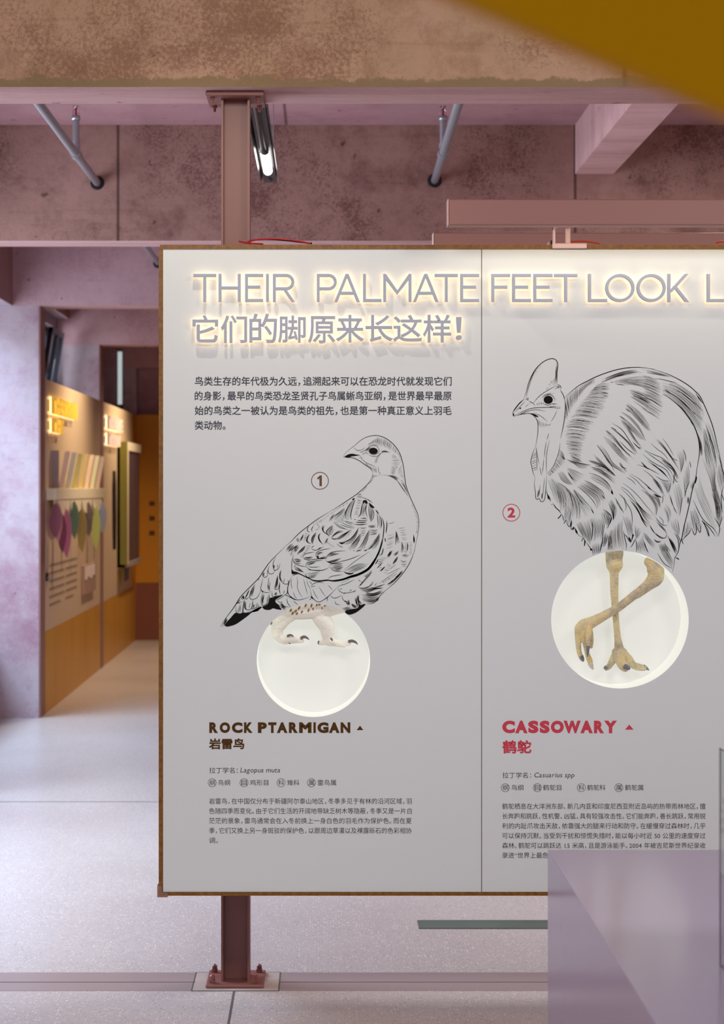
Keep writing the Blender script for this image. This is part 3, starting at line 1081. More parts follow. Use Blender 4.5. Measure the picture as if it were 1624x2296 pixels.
# ------------------------------------------------------------------ printed bird drawings
CROP = {'a': (740, 960, 7.382), 'b': (480, 1200, 8.12), 'c': (640, 1100, 8.12), 'd': (760, 1120, 8.12), 'e': (640, 1240, 7.382),
        'f': (1130, 790, 6.015), 'g': (1180, 1000, 8.12), 'h': (1260, 810, 8.12), 'i': (1440, 810, 8.826), 'j': (1350, 980, 8.12), 'k': (1450, 1020, 8.2)}
PTARMIGAN = """
a S 1.5: 222,480 250,420 320,355 400,295 480,225 560,170 650,135 760,122 860,140 960,190 1050,265 1120,350 1170,450 1205,570 1225,690 1240,820 1260,950 1300,1070 1350,1190 1410,1320 1455,1430 1473,1540 1470,1650 1450,1780 1420,1920 1390,2067
d S 1.5: 1385,910 1380,930 1320,1090 1240,1240 1130,1390 1020,1510 890,1624 855,1650
a S 1.5: 222,480 300,487 380,492 480,535 580,605 670,670 712,737; 712,737 690,830 630,920 540,1010 440,1095 300,1190 150,1290 0,1380
c S 1.5: 812,381 600,512 450,620 300,735 200,825 100,930 0,1010
b S 1.7: 1300,205 1130,370 1000,510 890,670 820,775 700,900 560,1040 470,1140 390,1270 330,1360 230,1490 120,1660 190,1642
b F: 190,1640 250,1560 310,1500 390,1412 450,1435 520,1410 640,1410 690,1380 780,1330 860,1300 800,1380 700,1400 620,1465 520,1540 400,1620 300,1655 230,1665; 880,1300 940,1275 990,1230 1010,1150 1080,1130 1180,1100 1262,1080 1200,1125 1120,1180 1130,1230 1185,1270 1200,1310 1235,1355 1150,1350 1075,1330 1030,1355 960,1360 900,1340; 690,1380 800,1330 880,1300 830,1350 770,1385 700,1402
d S 2.0: 780,320 815,420 820,540 805,680 785,790
d S 3.6: 805,680 780,800 740,930 690,1040 620,1160; 690,1040 620,1160 540,1260 450,1320 340,1370
d S 5.4: 735,940 690,1040 620,1160 540,1260 450,1320 340,1370 200,1410 80,1450 0,1470
e S 4.2: 1200,360 1060,400 940,440 800,460 690,450
e S 3.2: 800,460 690,450 580,462 470,455 380,415
e S 2.2: 470,450 380,415 250,350 190,320 110,300
e F: 1192,690 1200,780 1240,860 1300,842 1330,850 1260,920 1160,990 1050,1020 985,965 1080,930 1180,915 1215,880 1196,800; 105,265 150,310 215,330 180,345 108,345
a E: 720,378,74,54,0.1
a S 0.9: 640,360 670,310 730,290 790,315 815,360 800,410 740,440 680,430 645,395 640,360; 620,370 650,300 730,275 830,300; 640,440 720,470 790,460 840,410
a F: 235,474 310,432 390,425 470,455 380,463 310,486
a T 36 0.8: 650,255 700,210 780,150 860,160 950,190 1030,250 | 620,285 720,268 830,300 900,320 980,350 1010,375
a T 16 0.8 1: 1050,265 1120,360 1180,490 1195,560 | 1030,395 1050,400 1150,470 1170,560
a T 16 0.7 1: 1020,430 1010,520 1020,600 1090,680 | 1080,440 1130,480 1180,550 1110,680
a T 10 0.8 1: 1020,600 1000,700 1010,760 | 1100,700 1080,760 1060,775; 1120,700 1130,760 1200,830 | 1190,590 1215,720 1232,850
a T 16 0.8: 580,570 650,620 720,640 770,650 | 610,610 660,660 710,720 790,760
a T 10 0.8: 710,760 760,770 820,780 | 690,850 740,820 820,788
a S 0.8: 520,1060 580,1000 620,950; 640,930 680,880 720,840; 860,775 960,785 1060,830 1150,910 1230,1030 1310,1150; 1120,880 1180,970 1240,1050 1290,1110; 450,1100 520,1085; 450,1130 530,1125
a L 9 0.8: 960,775 1060,790 1160,840 | 1000,800 1080,845 1130,870; 1150,860 1200,870 1235,900 | 1230,970 1260,1030 1300,1110
a S 0.8 1: 430,370 530,355 590,310; 500,390 570,370 640,320; 400,320 440,360 500,380; 500,405 560,385; 430,440 500,440; 480,500 520,480 520,540
a L 8 0.8 1: 560,375 620,330 650,300 | 600,400 650,350 680,310; 840,380 900,370 960,385 | 860,400 920,400 980,400
a S 0.9: 530,440 570,415 610,410 640,435; 800,500 830,430 900,390 1000,400; 740,570 780,490 810,450; 380,470 450,450 520,465; 530,480 560,540 640,590 770,640
a S 1.0 1: 790,500 770,560 745,575; 800,640 810,720 850,775
c T 30 0.8 1: 1150,205 1000,292 850,392 700,485 500,605 | 1130,245 960,345 810,445 680,560 520,650
c L 9 0.9: 1270,150 1200,200 1120,310 1090,430 1150,530 | 1280,180 1240,280 1210,420 1200,530
c S 1.6: 1215,195 1150,290 1095,400 1095,490 1140,530; 1270,180 1230,270 1195,400 1190,480 1210,535
c L 8 0.9: 1420,180 1390,300 1370,420 1320,490 | 1500,200 1470,300 1440,400 1450,470
c F: 1408,190 1440,172 1480,180 1500,230 1470,240 1440,215 1420,250; 1215,160 1240,140 1262,140 1240,180
c S 1.5: 1490,240 1465,340 1475,430 1500,480; 1410,210 1385,330 1365,430 1315,485
c L 7 1.0: 1515,225 1510,330 1520,440 1550,570 | 1600,290 1600,400 1580,500 1560,570
d F: 545,55 600,95 650,150 600,150 570,130; 660,180 700,210 735,270 700,240
d L 8 0.9: 680,190 690,330 700,420 690,500 | 770,330 790,420 780,500 760,540
d S 1.3: 735,280 775,380 775,470 760,540; 610,160 640,260 620,350 580,400
c T 12 1.0 1: 1310,140 1290,240 1260,370 1250,450 | 1400,160 1380,250 1340,370 1330,460
c S 0.9 1: 1320,70 1390,70; 1310,100 1395,105; 1280,130 1420,130 1500,165 1580,230; 1430,135 1520,170 1590,225
c L 6 0.9: 1080,310 960,400 860,470 830,550 | 1090,320 1040,420 980,500 930,545
c L 4 0.9: 900,410 830,480 780,560 | 880,440 860,500 840,550
c T 14 0.9 1: 1080,340 1040,420 980,500 870,570 | 1090,420 1075,500 1060,580 900,610
c S 1.0: 870,575 1000,650 1100,700 1160,715; 990,610 1120,660 1260,690; 1075,555 1160,600 1240,610; 1250,520 1290,530; 1300,545 1400,550 1500,535; 1280,580 1390,585 1490,570; 1240,610 1370,625 1500,610; 910,620 1010,680 1090,700; 1080,550 1190,580 1240,580; 1380,510 1440,500 1490,500; 1020,570 1100,620 1200,650 1270,670
d S 1.0: 270,450 390,455 500,440; 530,480 650,490; 300,410 400,415 510,405; 340,375 420,385 520,370; 560,640 640,635 700,615; 390,345 460,345 510,335
d L 7 0.9: 380,490 440,500 510,490 | 400,660 440,665 480,660
d L 8 1.0: 540,515 640,545 740,535 | 560,650 630,640 690,610
d L 4 0.9: 530,460 600,462 680,455 | 540,510 610,520 690,520
c L 6 0.9: 1200,710 1050,790 920,870 840,860 | 1180,730 1100,820 1010,880 930,900; 1090,745 980,730 890,790 830,860 | 1000,760 940,790 880,830 840,860
c S 1.6: 1200,712 1100,775 1000,835; 835,858 870,880 920,878
c L 10 0.9: 1340,670 1260,790 1150,890 980,945 | 1345,690 1280,860 1200,960 1090,990
c S 1.5: 1340,665 1265,790 1170,890 1050,950; 1530,720 1480,810 1420,920; 1360,800 1280,900 1200,990
c F: 970,942 1060,942 1105,922 1070,960 1020,975
c L 9 0.9: 1360,800 1280,900 1190,1000 1110,1070 | 1380,820 1340,940 1300,1020 1240,1095; 1530,720 1450,850 1380,980 1280,1110 | 1540,740 1500,900 1460,1000 1430,1095
d L 12 0.9: 745,615 680,720 580,830 460,930 | 750,640 730,760 690,850 640,900
d S 1.5: 745,615 690,700 620,790; 520,910 580,880 640,800
c F: 1280,1112 1330,1085 1380,1080 1330,1102; 1425,1095 1490,1070 1465,1098; 1235,1085 1260,1092 1250,1100; 855,872 900,878 930,868 905,890
c S 1.5: 430,640 402,695 410,740 450,752; 510,640 482,700 492,750; 440,790 393,870 392,930 470,970; 560,760 490,850 480,930 500,970; 640,770 602,830 620,910 690,980; 865,630 790,690 745,760 800,835; 665,660 690,740 760,800; 290,850 275,920
c L 4 0.9: 330,770 290,850 270,920 | 340,800 310,880 290,930; 215,850 205,900 240,940 | 240,850 250,890 280,930; 440,790 390,870 390,930 470,970 | 440,830 410,880 420,940 460,960; 640,770 600,830 620,910 690,980 | 645,780 620,850 650,930 700,985; 770,850 740,900 700,960 | 780,870 760,930 740,980
c L 6 0.9: 560,760 490,850 480,930 500,970 | 570,790 530,860 510,930 500,970; 700,600 665,670 690,740 760,800 | 740,640 700,680 700,740 760,800; 865,630 790,690 745,760 800,835 | 870,640 850,720 820,790 805,835
c T 10 0.8 1: 560,610 600,680 520,720 | 600,600 640,660 560,740; 360,760 340,850 320,920 | 420,780 390,860 360,920; 850,690 830,760 790,810 | 900,700 880,760 850,800; 750,900 820,960 900,1010 | 760,960 820,1010 880,1040; 930,960 980,990 1040,1020 | 960,1000 1010,1030 1060,1050
c T 8 0.8 1: 1230,710 1160,800 1080,880 | 1180,740 1130,820 1060,890; 1330,800 1320,860 1300,930 | 1400,780 1390,850 1370,920
c L 4 0.9: 120,960 50,1010 10,1080 | 150,970 90,1040 50,1100; 210,990 130,1050 70,1110 | 215,1000 140,1070 80,1110; 225,985 170,1050 160,1120 | 235,1000 210,1080 180,1130
c L 6 0.9: 370,1000 300,1060 220,1150 | 375,1010 330,1090 240,1155
c S 1.4: 370,1000 300,1060 220,1150 245,1155; 150,1000 100,1060 65,1110
c T 14 1.0 1: 400,990 360,1080 270,1200 | 480,1010 430,1080 300,1220
c T 7 0.9 1: 120,1060 90,1130 70,1170 | 170,1070 140,1150 120,1190
c S 1.3: 480,1040 500,1075 580,1080 700,1020; 560,1200 560,1140 640,1090 820,1050; 565,1190 600,1235 680,1240 770,1220; 320,1220 350,1160 430,1135 530,1120; 320,1220 380,1255 450,1262 720,1225; 480,1040 520,1000; 590,1070 650,1030
c F: 562,1190 605,1192 610,1225 640,1245 590,1240; 330,1225 380,1250 460,1258 400,1265 350,1250
c L 5 0.9: 560,1180 580,1140 650,1110 | 590,1200 640,1150 700,1130; 340,1225 400,1240 510,1230 | 360,1210 430,1210 500,1190; 600,1230 680,1210 740,1180 | 620,1240 690,1240 750,1220
c S 1.3: 740,1280 745,1220 800,1150 900,1110 1100,1098; 740,1280 800,1312 870,1322 1000,1300; 940,1300 1100,1270 1250,1220 1370,1165
c S 1.0: 1060,1450 1200,1340 1350,1230 1530,1110
c L 7 0.9: 750,1200 800,1150 900,1120 | 780,1210 870,1180 1000,1150; 760,1290 850,1310 950,1290 | 780,1280 900,1260 1040,1220
c L 14 0.9: 1060,1470 1200,1380 1330,1330 1410,1335 | 1180,1520 1300,1470 1450,1400 1530,1300
c F: 1050,1468 1150,1500 1250,1500 1180,1530 1110,1512; 745,1282 800,1295 860,1300 800,1318
c S 1.3: 800,1380 830,1340 900,1330 1050,1320; 805,1385 850,1430 900,1462 1050,1470
c L 15 0.9: 810,1380 900,1350 1040,1330 | 900,1460 980,1460 1060,1400
c S 1.5: 370,1370 390,1320 450,1295 680,1265; 370,1370 420,1420 500,1450 670,1450 800,1400; 170,1400 200,1440 320,1480; 150,1240 150,1290 190,1330 290,1330; 360,1510 390,1570 450,1592
c S 1.2: 180,1350 280,1370 380,1390; 180,1350 170,1400; 410,1380 500,1395 630,1385; 160,1165 130,1240 117,1340 115,1500; 770,1610 850,1560 1040,1530; 400,1440 520,1450 680,1450
c L 5 0.9: 380,1360 450,1350 550,1310 | 390,1330 440,1310 550,1300; 170,1390 240,1440 330,1500 | 190,1380 260,1420 340,1480
c L 7 0.9: 150,1240 220,1240 300,1260 | 160,1300 220,1310 290,1300
c L 10 1.0: 370,1500 500,1500 660,1450 | 390,1590 450,1600 560,1580
e S 1.2: 105,390 60,480 40,600 60,690 130,760 230,775 330,750 420,710; 110,380 180,350 240,350; 420,600 425,680 470,760 550,810 640,770 740,690 860,570; 430,560 460,510 560,480 640,500
e S 0.9: 105,440 95,500 110,580 115,600; 190,390 205,480 200,570 240,670 290,740; 300,420 330,540 370,690; 130,640 160,720 200,750; 350,440 380,530 420,600; 400,460 440,520; 450,590 500,700 550,760; 555,555 610,640 670,725; 710,530 780,610; 620,780 700,740 720,710; 390,780 420,760 440,720; 420,560 500,545
e F: 420,730 440,715 465,765 440,750
e S 1.1: 860,570 900,540 1000,510 1140,440; 870,560 890,620 960,660 1090,650 1160,610; 940,590 900,600; 1100,600 1060,640; 740,700 790,740 850,740 930,700; 700,740 690,800; 820,790 840,840 910,860; 1000,655 960,680; 1120,650 1170,620; 940,700 950,760 990,800
e S 1.3: 1210,560 1300,470 1400,360 1440,310; 1210,560 1260,585 1380,560 1450,470; 1390,570 1500,570 1624,530; 1330,845 1470,822 1560,720 1585,690 1690,590; 1240,540 1300,465
e L 12 1.0: 1230,600 1350,590 1480,580 1620,570 | 1280,650 1400,640 1500,600 1620,590
e L 14 1.0: 1250,660 1350,700 1450,730 1580,690 | 1260,780 1360,820 1480,810 1560,740; 1300,620 1400,660 1500,650 1620,600 | 1300,680 1420,720 1520,700 1620,650
e L 7 1.1: 1200,680 1190,760 1220,880 | 1230,690 1220,780 1290,850; 1150,740 1170,840 1220,900 | 1180,720 1190,820 1210,880; 1000,830 1020,850 1040,870 | 1040,760 1060,800 1070,860; 1090,850 1130,900 1180,910 | 1100,830 1150,860 1210,890
e L 8 0.9: 920,920 1000,900 1080,880 | 980,960 1040,940 1110,920; 1500,740 1510,780 1480,810 | 1560,720 1550,760 1540,800
e F: 970,800 1000,790 1050,835 1050,770 1065,850 1010,815
e T 12 0.9 1: 930,480 1000,450 1060,410 | 930,500 1010,475 1080,430; 1290,370 1350,340 1420,270 | 1340,410 1390,370 1440,300
b S 1.3: 1120,1190 1200,1150 1290,1090; 1330,1040 1400,1120 1500,1175 1620,1170; 1330,1140 1340,1230 1400,1310; 1280,1085 1330,1100 1420,1150
b S 1.0: 1210,1300 1270,1340 1300,1370; 1440,1190 1530,1270; 1200,1240 1280,1290 1380,1310; 1150,1190 1200,1220 1250,1210
b L 6 1.2: 1190,1260 1220,1300 1290,1340 | 1230,1200 1260,1260 1330,1330
b S 1.2: 1130,390 1080,500 1080,590 1110,640 1180,600 1205,510; 1010,550 985,640 1010,700 1070,700 1110,650; 890,690 890,740 930,770 990,720; 1220,630 1195,700 1200,800 1250,860 1270,880 1340,885 1420,790; 890,780 865,900 855,990 930,1040 1000,1040 1060,1020; 1160,720 1120,900 1110,980 1170,970 1200,850; 850,990 830,1060 780,1140 700,1170 660,1150 650,1100 690,980 750,890
b L 4 0.9: 1080,540 1085,580 1095,610 | 1100,530 1105,560 1115,590; 890,680 890,740 910,760 | 920,670 915,720 930,750; 1210,640 1195,760 1230,840 | 1230,640 1210,760 1250,850; 970,900 980,980 1010,1020 | 1000,880 1010,960 1030,1010
b S 1.0: 1165,530 1160,600; 980,640 970,720; 1280,790 1270,870; 1000,760 990,860 975,950; 1020,840 1010,1000; 860,1000 900,1050; 980,1100 960,1220; 1280,1000 1270,1070; 660,1230 640,1330; 790,1230 810,1310; 770,1240 770,1310; 830,790 800,820
b L 6 0.9: 1160,730 1130,880 1110,970 | 1165,740 1160,900 1130,980; 700,930 670,1050 650,1130 | 750,900 720,1030 690,1140
b S 1.7: 1340,820 1362,870 1340,960; 1350,890 1340,1000 1330,1060 1280,1090; 1200,860 1192,960 1190,1000 1210,1080; 860,990 890,1040; 1105,630 1110,650
b S 1.3: 880,1040 860,1180 870,1260 900,1280 970,1230 1000,1130 1010,1060; 1060,1030 1060,1100 1100,1120 1180,1080; 1000,1080 1020,1150 1060,1130; 640,990 600,1080 570,1150 600,1160 650,1110; 540,1090 500,1150 530,1160 570,1130; 480,1160 440,1240 510,1200; 400,1260 440,1220 470,1170; 560,1160 550,1260 570,1340 640,1360 690,1310 700,1220 710,1180; 715,1190 700,1280 690,1340 760,1320 850,1280; 400,1280 400,1380 430,1420 510,1420 530,1300 540,1180; 545,1200 535,1300 540,1410 640,1400 700,1350
b L 5 0.9: 880,1060 870,1180 880,1270 | 930,1050 900,1180 900,1270; 1110,1040 1100,1080 1090,1110 | 1150,1030 1145,1060 1140,1090; 630,1000 580,1100 560,1150 | 650,1000 610,1090 590,1150; 560,1180 555,1300 590,1350 | 590,1190 580,1300 600,1350; 715,1260 710,1300 705,1330 | 740,1260 735,1290 725,1320; 430,1350 428,1400 430,1420 | 500,1200 495,1300 490,1420
b F: 510,1130 540,1100 550,1160; 850,985 890,1040 860,1010; 650,1100 660,1160 690,1170 655,1140
b L 7 0.9: 230,1490 190,1560 150,1640 | 250,1530 220,1590 190,1640; 270,1560 330,1480 390,1410 | 250,1580 310,1500 380,1420
b L 5 0.9: 1390,170 1330,240 1310,300 | 1500,180 1420,240 1360,320; 1530,180 1470,230 1460,300 | 1560,200 1530,260 1480,320
d S 2.0: 1250,780 1255,870 1240,940; 810,880 790,980 755,1020; 840,700 850,770; 720,1080 690,1140 660,1180; 1160,1290 1090,1370 1020,1430; 990,1460 940,1510 880,1545; 870,390 875,470 860,620
d L 6 1.1: 1040,575 1030,720 1020,840 | 1060,600 1090,720 1110,820; 930,940 900,990 870,1030 | 990,910 950,1000 900,1080; 1075,1030 1010,1110 980,1180 | 1080,1040 1050,1120 990,1180
d L 4 1.2: 1140,760 1140,880 1115,970 | 1150,770 1180,880 1165,970; 1360,640 1350,740 1370,800 | 1380,690 1385,760 1370,800; 800,1150 750,1200 700,1260 | 790,1150 730,1210 690,1250; 840,1210 790,1260 730,1310 | 840,1230 800,1280 770,1310
d S 1.8: 1040,575 1050,640 1045,700; 1360,640 1365,700 1370,790
d L 9 0.8 1: 880,640 960,625 1030,600 | 850,910 920,890 990,860; 1070,515 1140,505 1210,490 | 1150,745 1200,745 1250,740; 1280,780 1310,775 1350,760 | 1280,1010 1300,1005 1330,990; 1180,790 1210,785 1240,780 | 1180,990 1220,985 1260,970
d L 6 0.8 1: 1120,1010 1170,1005 1220,990 | 1200,1060 1240,1040 1290,1010; 1000,980 1050,960 1100,920 | 990,1030 1040,1010 1090,980; 770,1040 830,1055 900,1050 | 680,1170 720,1180 760,1180; 1110,1080 1170,1110 1240,1100 | 1140,1220 1190,1230 1240,1210
d L 8 0.8 1: 880,1150 930,1175 980,1190 | 800,1330 850,1345 900,1340
d T 18 0.9 1: 780,1500 900,1420 1060,1340 | 810,1530 930,1460 1080,1350
d S 0.9 1: 900,440 960,430 1010,410; 870,1370 1000,1300 1130,1240; 720,1540 830,1460 960,1370 1080,1290; 930,1270 990,1220 1040,1180
d L 5 1.0: 1150,1310 1000,1450 870,1560 | 1180,1320 1060,1440 900,1590
d S 1.0: 630,1490 590,1560 460,1610 370,1600; 370,1570 450,1480 600,1300; 650,1590 740,1570 850,1540; 690,1520 650,1570
d T 22 0.8 1: 1320,70 1400,240 1440,400 1430,600 | 1335,100 1385,240 1425,420 1400,640
d T 9 0.8 1: 600,1290 540,1340 450,1390 | 570,1390 500,1430 470,1410; 350,1440 380,1470 420,1490 | 360,1470 390,1500 420,1510
d T 7 0.9: 790,1250 770,1150 760,1000 | 740,1260 730,1160 720,960
"""

